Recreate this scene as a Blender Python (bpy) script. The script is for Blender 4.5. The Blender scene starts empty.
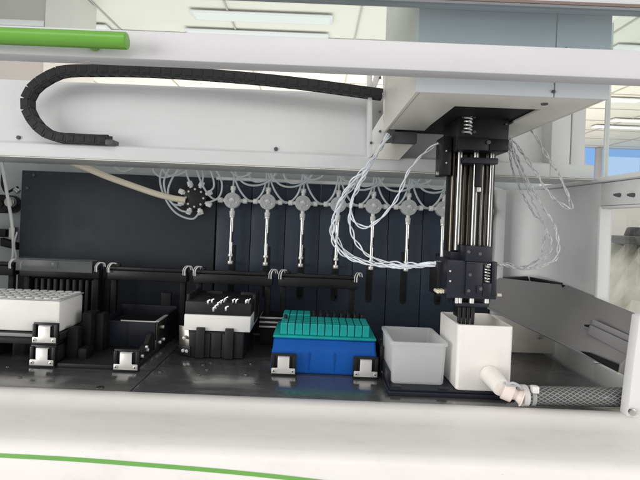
import bpy, bmesh, math, random
from mathutils import Vector, Matrix
random.seed(7)
PI = math.pi
S = bpy.context.scene
C = bpy.data.collections.new("scene"); S.collection.children.link(C)

# ------------------------------------------------------------------ camera model
F, CX, CY, H, ROLL = 480.0, 315.0, 219.0, 0.185, math.radians(2.3)
cr, sr = math.cos(ROLL), math.sin(ROLL)
def at(px, py, Y):
    """measured photo point -> metres, at a known distance Y"""
    dx, dy = px - CX, py - CY
    return Vector(((dx*cr + dy*sr)*Y/F, Y, H - (-dx*sr + dy*cr)*Y/F))
def path(Y, pts):
    out = []
    for p in pts:
        y = p[2] if len(p) > 2 else Y
        out.append(at(p[0], p[1], y))
    return out

# ------------------------------------------------------------------ materials
def newmat(name):
    m = bpy.data.materials.new(name); m.use_nodes = True
    nt = m.node_tree; nt.nodes.clear()
    out = nt.nodes.new('ShaderNodeOutputMaterial')
    return m, nt, out
def mat(name, col, rough=0.4, metal=0.0, var=0.06, scale=30.0, bump=0.0, bscale=400.0, rvar=0.1,
        trans=0.0, ior=1.45, coat=0.0, alpha=1.0, sss=0.0, spec=0.5):
    m, nt, out = newmat(name)
    b = nt.nodes.new('ShaderNodeBsdfPrincipled')
    nt.links.new(b.outputs[0], out.inputs[0])
    tc = nt.nodes.new('ShaderNodeTexCoord')
    n = nt.nodes.new('ShaderNodeTexNoise'); n.inputs['Scale'].default_value = scale; n.inputs['Detail'].default_value = 5
    nt.links.new(tc.outputs['Object'], n.inputs['Vector'])
    mr = nt.nodes.new('ShaderNodeMapRange'); mr.inputs[1].default_value = .3; mr.inputs[2].default_value = .7
    mr.inputs[3].default_value = 1 - var; mr.inputs[4].default_value = 1 + var
    nt.links.new(n.outputs[0], mr.inputs[0])
    mx = nt.nodes.new('ShaderNodeVectorMath'); mx.operation = 'SCALE'
    mx.inputs[0].default_value = col
    nt.links.new(mr.outputs[0], mx.inputs['Scale'])
    nt.links.new(mx.outputs[0], b.inputs['Base Color'])
    mr2 = nt.nodes.new('ShaderNodeMapRange'); mr2.inputs[1].default_value = .3; mr2.inputs[2].default_value = .7
    mr2.inputs[3].default_value = max(0.02, rough*(1 - rvar)); mr2.inputs[4].default_value = min(1, rough*(1 + rvar))
    n2 = nt.nodes.new('ShaderNodeTexNoise'); n2.inputs['Scale'].default_value = scale*2.3; n2.inputs['Detail'].default_value = 6
    nt.links.new(tc.outputs['Object'], n2.inputs['Vector'])
    nt.links.new(n2.outputs[0], mr2.inputs[0]); nt.links.new(mr2.outputs[0], b.inputs['Roughness'])
    b.inputs['Metallic'].default_value = metal
    b.inputs['Transmission Weight'].default_value = trans
    b.inputs['IOR'].default_value = ior
    b.inputs['Coat Weight'].default_value = coat
    b.inputs['Alpha'].default_value = alpha
    b.inputs['Specular IOR Level'].default_value = spec
    if sss:
        b.inputs['Subsurface Weight'].default_value = sss
        b.inputs['Subsurface Radius'].default_value = (.02, .02, .02)
        b.inputs['Subsurface Scale'].default_value = .3
    if bump:
        n3 = nt.nodes.new('ShaderNodeTexNoise'); n3.inputs['Scale'].default_value = bscale; n3.inputs['Detail'].default_value = 3
        nt.links.new(tc.outputs['Object'], n3.inputs['Vector'])
        bp = nt.nodes.new('ShaderNodeBump'); bp.inputs['Strength'].default_value = bump; bp.inputs['Distance'].default_value = .001
        nt.links.new(n3.outputs[0], bp.inputs['Height']); nt.links.new(bp.outputs[0], b.inputs['Normal'])
    return m
def glassy(name, tint, gloss=0.06, rough=0.02):
    m, nt, out = newmat(name)
    t = nt.nodes.new('ShaderNodeBsdfTransparent'); t.inputs[0].default_value = (*tint, 1)
    g = nt.nodes.new('ShaderNodeBsdfGlossy'); g.inputs['Roughness'].default_value = rough
    lw = nt.nodes.new('ShaderNodeFresnel'); lw.inputs[0].default_value = 1.45
    n = nt.nodes.new('ShaderNodeTexNoise'); n.inputs['Scale'].default_value = 18; n.inputs['Detail'].default_value = 4
    mr = nt.nodes.new('ShaderNodeMapRange'); mr.inputs[3].default_value = gloss*.6; mr.inputs[4].default_value = gloss*1.4
    nt.links.new(n.outputs[0], mr.inputs[0])
    ad = nt.nodes.new('ShaderNodeMath'); ad.operation = 'ADD'; ad.use_clamp = True
    geo = nt.nodes.new('ShaderNodeNewGeometry')
    fr_ = nt.nodes.new('ShaderNodeMath'); fr_.operation = 'SUBTRACT'; fr_.inputs[0].default_value = 1
    nt.links.new(geo.outputs['Backfacing'], fr_.inputs[1])
    nt.links.new(lw.outputs[0], ad.inputs[0]); nt.links.new(mr.outputs[0], ad.inputs[1])
    ml = nt.nodes.new('ShaderNodeMath'); ml.operation = 'MULTIPLY'
    nt.links.new(ad.outputs[0], ml.inputs[0]); nt.links.new(fr_.outputs[0], ml.inputs[1]); ad = ml
    mix = nt.nodes.new('ShaderNodeMixShader')
    nt.links.new(ad.outputs[0], mix.inputs[0]); nt.links.new(t.outputs[0], mix.inputs[1]); nt.links.new(g.outputs[0], mix.inputs[2])
    nt.links.new(mix.outputs[0], out.inputs[0])
    return m
def cloudy(name, col, opac, rough=.35, mixt=.4):
    """translucent plastic: part diffuse / translucent, part see-through"""
    m, nt, out = newmat(name)
    t = nt.nodes.new('ShaderNodeBsdfTransparent'); t.inputs[0].default_value = (.93, .95, .96, 1)
    b = nt.nodes.new('ShaderNodeBsdfPrincipled'); b.inputs['Base Color'].default_value = (*col, 1); b.inputs['Roughness'].default_value = rough
    tr = nt.nodes.new('ShaderNodeBsdfTranslucent'); tr.inputs[0].default_value = (*col, 1)
    m1 = nt.nodes.new('ShaderNodeMixShader'); m1.inputs[0].default_value = mixt
    nt.links.new(b.outputs[0], m1.inputs[1]); nt.links.new(tr.outputs[0], m1.inputs[2])
    n = nt.nodes.new('ShaderNodeTexNoise'); n.inputs['Scale'].default_value = 60; n.inputs['Detail'].default_value = 5
    mr = nt.nodes.new('ShaderNodeMapRange'); mr.inputs[1].default_value = .3; mr.inputs[2].default_value = .7
    mr.inputs[3].default_value = max(0, opac - .02); mr.inputs[4].default_value = min(1, opac + .02)
    nt.links.new(n.outputs[0], mr.inputs[0])
    m2 = nt.nodes.new('ShaderNodeMixShader')
    nt.links.new(mr.outputs[0], m2.inputs[0]); nt.links.new(t.outputs[0], m2.inputs[1]); nt.links.new(m1.outputs[0], m2.inputs[2])
    nt.links.new(m2.outputs[0], out.inputs[0])
    return m
def emit(name, col, st):
    m, nt, out = newmat(name)
    e = nt.nodes.new('ShaderNodeEmission'); e.inputs[0].default_value = (*col, 1); e.inputs[1].default_value = st
    nt.links.new(e.outputs[0], out.inputs[0]); return m

M = {}
M['white']   = mat('white powder coat', (.76, .76, .765), .42, var=.025, scale=14, bump=.05, bscale=900)
M['bar']     = mat('hatch bar paint', (.64, .635, .655), .42, var=.025, scale=14, bump=.05, bscale=900)
M['sill']    = mat('moulded white shell', (.84, .815, .80), .38, var=.03, scale=10, bump=.06, bscale=700)
M['beige']   = mat('cream with bounce tint', (.74, .725, .67), .45, var=.03, scale=12, bump=.04, bscale=900)  # warm bounce light on the housing underside is put into this cream
M['bluewhite'] = mat('cool white cover', (.70, .735, .765), .38, var=.03, scale=10)
M['beam']    = mat('gantry paint', (.72, .738, .745), .45, var=.02, scale=8, bump=.04, bscale=900)
M['sidegrey']= mat('pale grey wall paint', (.76, .775, .775), .45, var=.03, scale=10)
M['tealgrey']= mat('pale inner wall', (.52, .57, .58), .5, var=.06, scale=12)
M['green']   = mat('green handle paint', (.15, .40, .05), .33, var=.07, scale=25, coat=.2)
M['stripe']  = mat('green stripe', (.16, .40, .09), .4, var=.05)
M['chain']   = mat('black chain plastic', (.009, .009, .010), .48, var=.2, scale=80, bump=.1)
M['navy']    = mat('navy black panel', (.034, .039, .050), .5, var=.12, scale=14, bump=.12, bscale=1500, spec=.35)
M['navy2']   = mat('navy pump plate', (.033, .045, .068), .45, var=.12, scale=20, bump=.1, bscale=1500, spec=.4)
M['black']   = mat('black anodised', (.010, .010, .0120), .42, var=.3, scale=50, bump=.08, bscale=900, spec=.4)
M['blackp']  = mat('black moulded plastic', (.013, .013, .0145), .5, var=.3, scale=50, bump=.1, bscale=800, spec=.4)
M['blue_black'] = mat('blue black anodised', (.013, .015, .024), .4, var=.15, scale=60)
M['dkpost'] = mat('deep black post', (.006, .006, .007), .55, var=.2, scale=50, spec=.3)  # darker black for the rack posts and guide towers
M['dark']    = mat('recess shade and dark parts', (.004, .004, .005), .7, var=.1)  # near-black that paints the shade of recesses; also on small dark parts
M['steel']   = mat('brushed steel', (.62, .61, .59), .28, 1.0, var=.08, scale=60)
M['clip']    = mat('clip steel', (.70, .69, .67), .38, .45, var=.06, scale=80)
M['chrome']  = mat('chrome rod', (.27, .265, .26), .22, 1.0, var=.06, scale=40)
M['bronze']  = mat('warm rod', (.11, .095, .08), .3, 1.0, var=.1, scale=40)
M['satin']   = mat('satin plate', (.82, .78, .71), .36, .1, var=.06, scale=30)
M['dksteel'] = mat('dark steel', (.22, .21, .19), .3, .9, var=.1, scale=60)
M['screw']   = mat('pale screw', (.74, .73, .70), .35, .6)
M['plug']    = mat('pale white plastic', (.78, .78, .76), .4, var=.03, sss=.1)
M['valve']   = cloudy('clear acrylic valve', (.86, .87, .88), .76, .2)
M['barrel']  = mat('glass barrel', (.62, .62, .60), .12, .8, var=.12, scale=120)
M['tube']    = cloudy('clear tubing', (.82, .86, .88), .82, .25)
M['wire']    = mat('pale blue white wire', (.78, .83, .88), .38, var=.12, scale=200)
M['greywire']= mat('grey wire', (.60, .61, .62), .4, var=.35, scale=250)
M['cream_hose'] = mat('cream hose', (.76, .70, .56), .4, var=.04)
M['blue']    = mat('blue box', (.002, .075, .34), .38, var=.10, scale=30, bump=.08, spec=.3)
M['teal']    = mat('teal plastic', (.004, .29, .28), .42, var=.14, scale=70, spec=.35)
M['wellw']   = mat('white polypropylene', (.76, .755, .73), .38, var=.03, scale=30, sss=.15)
M['film']    = cloudy('cloudy sealing lid', (.72, .74, .75), .80, .15)
M['caps']    = cloudy('white well caps', (.88, .88, .88), .92, .12)
M['binw']    = mat('white plastic bin', (.84, .82, .785), .42, var=.025, scale=25, bump=.05, sss=.15)
M['tray']    = cloudy('frosted tray', (.94, .945, .95), .64, .4, .62)
M['pink']    = mat('pinkish white plastic', (.80, .70, .65), .38, var=.04, sss=.2)
M['chute']   = mat('grey chute sheet', (.23, .227, .228), .48, var=.06, scale=14, bump=.08, bscale=1200)
M['chute2']  = mat('grey chute sheet edge', (.25, .247, .25), .45, var=.05)
M['glass']   = glassy('hatch glass', (.83, .87, .88), .04)
M['sideglass'] = glassy('side glass', (.95, .97, .96), .03)
M['strip']   = cloudy('smoky clear strip', (.30, .31, .32), .55, .25)
M['ceil']    = mat('ceiling tile', (.80, .77, .67), .8, var=.03, scale=2)
M['roomwall']= mat('room wall', (.74, .71, .62), .8, var=.03, scale=2)
M['post']    = mat('room column', (.74, .71, .68), .7, var=.03, scale=2)
M['greyp']   = mat('greyish panel', (.50, .47, .46), .7, var=.06, scale=2)
M['lamp']    = emit('lit lamp tube', (1, .97, .90), 1.15)
M['winblue'] = emit('blue daylight window', (.22, .42, .78), 1.0)
M['winblue2']= emit('paler window band', (.45, .62, .90), 1.0)
M['bag']     = mat('crinkled wrap', (.74, .72, .64), .35, var=.2, scale=18, bump=.9, bscale=45)
M['darkobj'] = mat('dark grey plastic', (.09, .09, .095), .5)
M['reflect_brown']  = mat('brown reflection line', (.20, .15, .13), .6)  # colour of the brown line in the glass reflection

def deck_mat():
    m = mat('glossy black deck', (.052, .052, .053), .2, var=.35, scale=9, rvar=.55, bump=.25, bscale=35, spec=.8, ior=2.2)
    nt = m.node_tree
    b = next(n for n in nt.nodes if n.type == 'BSDF_PRINCIPLED')
    tc = next(n for n in nt.nodes if n.type == 'TEX_COORD')
    # scuffs: stretched noise lifts roughness in streaks
    mp = nt.nodes.new('ShaderNodeMapping'); mp.inputs['Scale'].default_value = (14, 55, 1); mp.inputs['Rotation'].default_value = (0, 0, .5)
    n = nt.nodes.new('ShaderNodeTexNoise'); n.inputs['Scale'].default_value = 1.4; n.inputs['Detail'].default_value = 7
    nt.links.new(tc.outputs['Object'], mp.inputs[0]); nt.links.new(mp.outputs[0], n.inputs['Vector'])
    mr = nt.nodes.new('ShaderNodeMapRange'); mr.inputs[1].default_value = .35; mr.inputs[2].default_value = .75
    mr.inputs[3].default_value = .12; mr.inputs[4].default_value = .36
    nt.links.new(n.outputs[0], mr.inputs[0]); nt.links.new(mr.outputs[0], b.inputs['Roughness'])
    return m
def grime(m, amount=.10, scale=(5, 9, 5), tone=(.62, .58, .52)):
    nt = m.node_tree; b = next(n for n in nt.nodes if n.type == 'BSDF_PRINCIPLED')
    src = b.inputs['Base Color'].links[0].from_socket
    tc = next(n for n in nt.nodes if n.type == 'TEX_COORD')
    n = nt.nodes.new('ShaderNodeTexNoise'); n.inputs['Scale'].default_value = 7; n.inputs['Detail'].default_value = 9; n.inputs['Roughness'].default_value = .72
    mp = nt.nodes.new('ShaderNodeMapping'); mp.inputs['Scale'].default_value = scale
    nt.links.new(tc.outputs['Object'], mp.inputs[0]); nt.links.new(mp.outputs[0], n.inputs['Vector'])
    mr = nt.nodes.new('ShaderNodeMapRange'); mr.inputs[1].default_value = .52; mr.inputs[2].default_value = .72
    mr.inputs[3].default_value = 0; mr.inputs[4].default_value = amount
    nt.links.new(n.outputs[0], mr.inputs[0])
    sp = nt.nodes.new('ShaderNodeTexVoronoi'); sp.inputs['Scale'].default_value = 60
    nt.links.new(tc.outputs['Object'], sp.inputs['Vector'])
    lt = nt.nodes.new('ShaderNodeMath'); lt.operation = 'LESS_THAN'; lt.inputs[1].default_value = .035
    nt.links.new(sp.outputs['Distance'], lt.inputs[0])
    sc_ = nt.nodes.new('ShaderNodeMath'); sc_.operation = 'MULTIPLY'; sc_.inputs[1].default_value = amount*2.5
    nt.links.new(lt.outputs[0], sc_.inputs[0])
    mx_ = nt.nodes.new('ShaderNodeMath'); mx_.operation = 'MAXIMUM'
    nt.links.new(mr.outputs[0], mx_.inputs[0]); nt.links.new(sc_.outputs[0], mx_.inputs[1])
    mix = nt.nodes.new('ShaderNodeMix'); mix.data_type = 'RGBA'
    nt.links.new(mx_.outputs[0], mix.inputs['Factor']); nt.links.new(src, mix.inputs['A'])
    mix.inputs['B'].default_value = (tone[0]*.55, tone[1]*.55, tone[2]*.55, 1)
    nt.links.new(mix.outputs['Result'], b.inputs['Base Color'])
for k_, a_, sc_ in (('sill', .14, (3, 8, 3)), ('white', .10, (4, 4, 4)), ('bar', .10, (4, 4, 4)), ('beam', .10, (2, 5, 7)), ('beige', .10, (5, 5, 5)), ('sidegrey', .12, (5, 5, 5)), ('binw', .12, (7, 7, 3)), ('wellw', .08, (8, 8, 8)), ('chute', .14, (6, 6, 6)), ('bluewhite', .10, (4, 4, 4))):
    grime(M[k_], a_, sc_)
M['deck'] = deck_mat()
def braid_mat():
    m, nt, out = newmat('braided hose')
    b = nt.nodes.new('ShaderNodeBsdfPrincipled'); nt.links.new(b.outputs[0], out.inputs[0])
    uv = nt.nodes.new('ShaderNodeUVMap'); sp = nt.nodes.new('ShaderNodeSeparateXYZ')
    nt.links.new(uv.outputs[0], sp.inputs[0])
    def mth(op, a, c=None):
        n = nt.nodes.new('ShaderNodeMath'); n.operation = op
        for i, v in enumerate((a, c)):
            if v is None: continue
            if isinstance(v, (int, float)): n.inputs[i].default_value = v
            else: nt.links.new(v, n.inputs[i])
        return n.outputs[0]
    s1 = mth('FRACT', mth('ADD', sp.outputs[0], sp.outputs[1]))
    s2 = mth('FRACT', mth('SUBTRACT', sp.outputs[0], sp.outputs[1]))
    a = mth('ABSOLUTE', mth('SUBTRACT', s1, .5)); c = mth('ABSOLUTE', mth('SUBTRACT', s2, .5))
    d = mth('GREATER_THAN', mth('MAXIMUM', a, c), .39)
    r = nt.nodes.new('ShaderNodeMix'); r.data_type = 'RGBA'
    r.inputs['A'].default_value = (.06, .062, .065, 1); r.inputs['B'].default_value = (.26, .26, .255, 1)
    nt.links.new(d, r.inputs['Factor']); nt.links.new(r.outputs['Result'], b.inputs['Base Color'])
    b.inputs['Roughness'].default_value = .25; b.inputs['Coat Weight'].default_value = .4
    bp = nt.nodes.new('ShaderNodeBump'); bp.inputs['Strength'].default_value = .3; bp.inputs['Distance'].default_value = .0005
    nt.links.new(d, bp.inputs['Height']); nt.links.new(bp.outputs[0], b.inputs['Normal'])
    return m
M['braid'] = braid_mat()

# ------------------------------------------------------------------ mesh building
def catmull(pts, sub=6):
    if len(pts) < 3: return [Vector(p) for p in pts]
    P = [Vector(p) for p in pts]; P = [2*P[0]-P[1]] + P + [2*P[-1]-P[-2]]
    out = []
    for i in range(1, len(P)-2):
        a, b, c, d = P[i-1:i+3]
        for k in range(sub):
            t = k/sub
            out.append(.5*((2*b) + (c-a)*t + (2*a-5*b+4*c-d)*t*t + (-a+3*b-3*c+d)*t**3))
    out.append(P[-2]); return out
def frames(pts):
    n = len(pts); T = []
    for i in range(n):
        t = pts[min(i+1, n-1)] - pts[max(i-1, 0)]; T.append(t.normalized())
    up = Vector((0, 0, 1)) if abs(T[0].z) < .9 else Vector((0, 1, 0))
    N = [(up - T[0]*up.dot(T[0])).normalized()]
    for i in range(1, n):
        v = N[-1] - T[i]*N[-1].dot(T[i]); N.append(v.normalized())
    return T, N, [T[i].cross(N[i]) for i in range(n)]
class MB:
    def __init__(s): s.bm = bmesh.new(); s.uv = None
    def _merge(s, b2, mtx=None):
        if mtx is not None: bmesh.ops.transform(b2, matrix=mtx, verts=b2.verts)
        me = bpy.data.meshes.new('tmp'); b2.to_mesh(me); b2.free(); s.bm.from_mesh(me); bpy.data.meshes.remove(me)
        return s
    def _bev(s, b2, bev, seg=2, ang=.5):
        if bev > 0:
            bmesh.ops.recalc_face_normals(b2, faces=b2.faces)
            es = [e for e in b2.edges if len(e.link_faces) == 2 and e.calc_face_angle(0) > ang]
            if es: bmesh.ops.bevel(b2, geom=es, offset=bev, segments=seg, affect='EDGES', clamp_overlap=True, profile=.5)
    def box(s, x0, x1, y0, y1, z0, z1, bev=.0006, mtx=None, taper=None):
        b2 = bmesh.new(); vs = []
        for z in (z0, z1):
            for x, y in ((x0, y0), (x1, y0), (x1, y1), (x0, y1)):
                if taper and z == z0:
                    mx, my = (x0+x1)/2, (y0+y1)/2
                    x = mx + (x-mx)*taper; y = my + (y-my)*taper
                vs.append(b2.verts.new((x, y, z)))
        for f in ((3,2,1,0), (4,5,6,7), (0,1,5,4), (1,2,6,5), (2,3,7,6), (3,0,4,7)): b2.faces.new([vs[i] for i in f])
        s._bev(b2, bev); return s._merge(b2, mtx)
    def prism(s, pts, d, bev=0., mtx=None):
        """polygon of 3-D points pushed along vector d"""
        b2 = bmesh.new(); d = Vector(d)
        a = [b2.verts.new(Vector(p)) for p in pts]; b = [b2.verts.new(Vector(p)+d) for p in pts]; n = len(a)
        b2.faces.new(a); b2.faces.new(b[::-1])
        for i in range(n): b2.faces.new((a[i], b[i], b[(i+1) % n], a[(i+1) % n]))
        bmesh.ops.recalc_face_normals(b2, faces=b2.faces)
        s._bev(b2, bev); return s._merge(b2, mtx)
    def cyl(s, p0, p1, r0, r1=None, n=20, bev=0.):
        r1 = r0 if r1 is None else r1
        p0, p1 = Vector(p0), Vector(p1); d = p1-p0
        b2 = bmesh.new()
        bmesh.ops.create_cone(b2, cap_ends=True, segments=n, radius1=r0, radius2=r1, depth=d.length)
        s._bev(b2, bev, 2, 1.0)
        q = Vector((0, 0, 1)).rotation_difference(d.normalized()).to_matrix().to_4x4()
        return s._merge(b2, Matrix.Translation((p0+p1)/2) @ q)
    def tube(s, pts, r, n=8, sub=6, cap=True, uvs=None):
        P = catmull(pts, sub) if sub else [Vector(p) for p in pts]
        T, N, B = frames(P); b2 = bmesh.new(); rings = []
        for i, p in enumerate(P):
            rr = r(i/(len(P)-1)) if callable(r) else r
            rings.append([b2.verts.new(p + (N[i]*math.cos(2*PI*k/n) + B[i]*math.sin(2*PI*k/n))*rr) for k in range(n)])
        L = [0]
        for i in range(1, len(P)): L.append(L[-1] + (P[i]-P[i-1]).length)
        uvl = b2.loops.layers.uv.new('UVMap') if uvs else None
        for i in range(len(P)-1):
            for k in range(n):
                f = b2.faces.new((rings[i][k], rings[i][(k+1) % n], rings[i+1][(k+1) % n], rings[i+1][k]))
                if uvl:
                    for l, (a, kk) in zip(f.loops, ((i, k), (i, k+1), (i+1, k+1), (i+1, k))):
                        l[uvl].uv = (kk/n*uvs[0], L[a]*uvs[1])
        if cap: b2.faces.new(rings[0][::-1]); b2.faces.new(rings[-1])
        return s._merge(b2)
    def sheet(s, grid):
        b2 = bmesh.new(); v = [[b2.verts.new(p) for p in row] for row in grid]
        for i in range(len(v)-1):
            for j in range(len(v[0])-1): b2.faces.new((v[i][j], v[i][j+1], v[i+1][j+1], v[i+1][j]))
        return s._merge(b2)
    def twist(s, pts, strands=2, a=.0013, r=.0011, pitch=.022, ph=0, wob=.0):
        P = catmull(pts, 10); T, N, B = frames(P); L = 0
        for k in range(strands):
            out = []; L = 0
            for i, p in enumerate(P):
                if i: L += (p-P[i-1]).length
                t = 2*PI*(L/pitch + k/strands) + ph
                aa = a*(1 + wob*math.sin(L*90+k*2+ph))
                out.append(p + (N[i]*math.cos(t) + B[i]*math.sin(t))*aa)
            s.tube(out, r, 6, 0)
        return s
    def bounds(s):
        xs = [v.co for v in s.bm.verts]
        return [min(c[i] for c in xs) for i in range(3)], [max(c[i] for c in xs) for i in range(3)]
BASE = {}
def setp(o, label=None, cat=None, group=None, kind=None):
    for k, v in (('label', label), ('category', cat), ('group', group), ('kind', kind)):
        if v: o[k] = v
    return o
def root(name, loc, label, cat, group=None):
    o = bpy.data.objects.new(name, None); o.empty_display_size = .02; C.objects.link(o)
    o.location = loc; BASE[o.name] = Vector(loc); return setp(o, label, cat, group)
def build(mb, name, m, parent=None, label=None, cat=None, group=None, kind=None, flat=False):
    bm = mb.bm; 
    bmesh.ops.recalc_face_normals(bm, faces=bm.faces)
    for f in bm.faces: f.smooth = not flat
    for e in bm.edges:
        if len(e.link_faces) == 2 and e.calc_face_angle(0) > .7: e.smooth = False
    if parent is not None: base = BASE[parent.name]
    else:
        lo, hi = mb.bounds(); base = Vector(((lo[0]+hi[0])/2, (lo[1]+hi[1])/2, lo[2]))
    bmesh.ops.translate(bm, vec=-base, verts=bm.verts)
    me = bpy.data.meshes.new(name); bm.to_mesh(me); bm.free()
    me.materials.append(m)
    o = bpy.data.objects.new(name, me); C.objects.link(o)
    BASE[o.name] = base
    if parent is not None: o.parent = parent
    else: o.location = base
    return setp(o, label, cat, group, kind)
def copy_tree(o, parent=None):
    c = o.copy(); C.objects.link(c)
    if parent is not None: c.parent = parent
    for ch in list(o.children):
        copy_tree(ch, c)
    return c
def clone(o, loc, label=None):
    c = copy_tree(o); c.location = loc; BASE[c.name] = Vector(loc)
    if label: c['label'] = label
    return c
# ------------------------------------------------------------------ camera
cam = bpy.data.cameras.new('camera'); co = bpy.data.objects.new('camera', cam); C.objects.link(co)
cam.sensor_width = 36; cam.lens = F/640*36; cam.clip_start = .02; cam.clip_end = 100
cam.shift_x = (320-CX)/640; cam.shift_y = -(240-CY)/640
co.location = (0, 0, H); co.rotation_euler = (PI/2, -ROLL, 0)
S.camera = co

# ------------------------------------------------------------------ the workstation body
ws = root('lab_workstation', (0, .485, 0), 'open white laboratory pipetting workstation with black deck, green handle and raised glass hatch', 'lab machine')
SEAM = at(125, 396, .481).x
DR = .345
for x0, x1 in ((-.66, SEAM-.0007), (SEAM+.0007, DR)):
    build(MB().box(x0, x1, .4855, .752, -.012, 0, .0008), 'deck_plate', M['deck'], ws)
build(MB().box(-.66, .37, .486, .80, -.02, -.0125, 0), 'deck_base', M['sidegrey'], ws)
for px_, py_ in ((203,365),(207,370),(199,375),(211,363),(251,364),(246,375),(8,367),(98,366.5),(100,388),(235,352),(160,372),(255,385),(20,378)):
    d = -(px_-CX)*sr + (py_-CY)*cr; Y = H*F/d; p = at(px_, py_, Y); big = py_ == 388
    build(MB().cyl((p.x, p.y, .0001), (p.x, p.y, .0010), .0045 if big else .0022, n=16, bev=.0003), 'deck_stud', M['dksteel'], ws)
# front shell, lofted across x
prof = [(.4845, -.02), (.4845, .0025), (.482, .0042), (.474, .0046), (.4645, .0036), (.4615, .0012), (.44, -.0004), (.41, -.0032), (.396, -.0052), (.3905, -.0078), (.3868, -.013), (.384, -.03), (.380, -.075), (.374, -.14)]
X = [-.75 + i*.05 for i in range(31)]
build(MB().sheet([[Vector((x, y, z)) for x in X] for y, z in prof]), 'front_shell', M['sill'], ws)
def shell_y(z):
    pr = prof[8:]
    for (ya, za), (yb, zb) in zip(pr, pr[1:]):
        if zb <= z <= za: return ya + (yb-ya)*(z-za)/(zb-za)
    return .374
g = []
gp = [at(-200, 449, .385), at(-80, 452, .385), at(0, 456, .385), at(75, 460, .385), at(150, 465.5, .385), at(225, 471.5, .385), at(300, 479, .385), at(380, 489, .385), at(460, 502, .385)]
gp = catmull([(p.x, 0, p.z) for p in gp], 5)
build(MB().sheet([[Vector((p.x, shell_y(p.z+dz)-.0006, p.z+dz)) for p in gp] for dz in (.0016, .0006, -.0006, -.0016)]), 'green_stripe', M['stripe'], ws)
# inner walls
build(MB().box(-.66, .372, .80, .81, -.02, .36, .001), 'rear_wall', M['tealgrey'], ws)
LW = -.66
build(MB().box(LW-.012, LW, .46, .81, -.02, .30, .001), 'side_wall', M['sidegrey'], ws)
rw = MB()
SX = .360
q = at(509, 180, .79); qx = q.x+.008; RR = .055
inner = [(qx, .7994), (qx, .778), (qx+.002, .7735), (qx+.006, .772)] + [(SX-RR+RR*math.sin(k*PI/20), .772-RR+RR*math.cos(k*PI/20)) for k in range(11)] + [(SX, .608), (SX+.011, .608), (SX+.011, .7994)]
rw.prism([(x, y, -.0125) for x, y in inner], (0, 0, .2573))
rw.box(SX, SX+.011, .40, .6075, .216, .245, .002)
rw.box(SX, SX+.011, .40, .6075, -.02, .018, .002)
swall = build(rw, 'side_wall', M['sidegrey'], ws)
fr = MB()
fr.box(SX-.004, SX+.012, .600, .6075, .0185, .2155, .002)
fr.box(SX-.004, SX+.012, .478, .5995, .2125, .2155, .0012)
build(fr, 'window_frame', M['white'], swall)
build(MB().box(SX+.0085, SX+.011, .47, .5990, .0185, .2120, .0003), 'window_pane', M['sideglass'], swall)
build(MB().box(SX-.007, SX+.05, .38, .7995, .2455, .2515, .0015), 'side_ledge', M['sidegrey'], ws)
kn = MB()
for px_ in (618, 632):
    p = at(px_, 195, .5); yk = SX*F/(px_-CX+1); p = at(px_, 195, yk)
    kn.cyl((SX-.0005, p.y, p.z), (SX-.006, p.y, p.z), .0026, .0019, 14, .0004); kn.cyl((SX-.006, p.y, p.z), (SX-.0075, p.y, p.z), .0014, n=10)
build(kn, 'wall_knob', M['darkobj'], ws)
# rear corner: pale strip, rounded vertical trim
cn = MB(); a = at(494.5, 240, .757).x; b = at(503.5, 240, .757).x
cn.box(a, b, .752, .799, .0, at(500, 190, .757).z, .0015)
build(cn, 'corner_strip', M['white'], ws)
q = at(509, 180, .79)
build(MB().tube([(q.x, .785, .0), (q.x, .785, .12), (q.x, .785, .20), (q.x-.001, .785, .222), (q.x-.012, .785, .236), (q.x-.03, .785, .241), (q.x-.07, .785, .242)], .0085, 14), 'corner_trim', M['sidegrey'], ws)
# navy back panel left of the pumps, and the bright trim above
xl = at(20, 220, .76).x; xs = -.1575
bp = MB().box(xl, xs-.0006, .76, .772, 0, .2437, .0008)
bpo = build(bp, 'back_panel', M['navy'], ws)
sc = MB()
for px_, py_ in ((34, 175), (27.5, 188)):
    p = at(px_, py_, .76); sc.cyl((p.x, .7598, p.z), (p.x, .7585, p.z), .0022, n=12)
build(sc, 'panel_screw', M['darkobj'], bpo)
build(MB().box(xs, .279, .753, .7595, .2405, .2452, .0006), 'trim_strip', M['white'], ws)
# gantry beam
bpf = [(.605, .2495), (.605, .2655), (.6075, .2675), (.622, .2685), (.6245, .2715), (.633, .349), (.636, .3535), (.70, .3535), (.70, .2495)]
beam = build(MB().prism([(-.66, y, z) for y, z in bpf], (.66+.349, 0, 0), .0006), 'gantry_beam', M['beam'], ws)
build(MB().box(-.66, .349, .6035, .6235, .2478, .2490, 0), 'beam_lip', M['beige'], beam)
sc = MB()
for px_, py_ in ((18.5, 137.5), (276, 149), (555, 138.5)):
    p = at(px_, py_, .624); sc.cyl((p.x, .6285, p.z), (p.x, .6225, p.z), .0026, n=14, bev=.0004)
build(sc, 'beam_screw', M['darkobj'], beam)
e0, e1 = at(547, 150, .615).x, at(581, 150, .615).x
ec = MB().box(e0, e0+.024, .604, .70, .2500, .354, .001)
ec.box(e0+.0265, e1, .606, .71, .2525, .362, .001)
build(ec, 'beam_end_cap', M['white'], beam)
build(MB().box(e0+.0243, e0+.0262, .609, .70, .2525, .352, 0), 'end_cap_gap', M['darkobj'], beam)
# right front pillar
pts = [at(640, 316, .47), at(633.5, 365, .47), at(627.5, 417, .47), at(640, 421, .47), at(700, 424, .47), at(700, 310, .47)]
pil = build(MB().prism(pts, (0, .013, 0), .0015), 'corner_pillar', M['white'], ws)
p = at(631.5, 411.5, .469); build(MB().cyl((p.x, .4695, p.z), (p.x, .466, p.z), .0034, n=16, bev=.0006), 'pillar_screw', M['steel'], pil)
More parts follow.
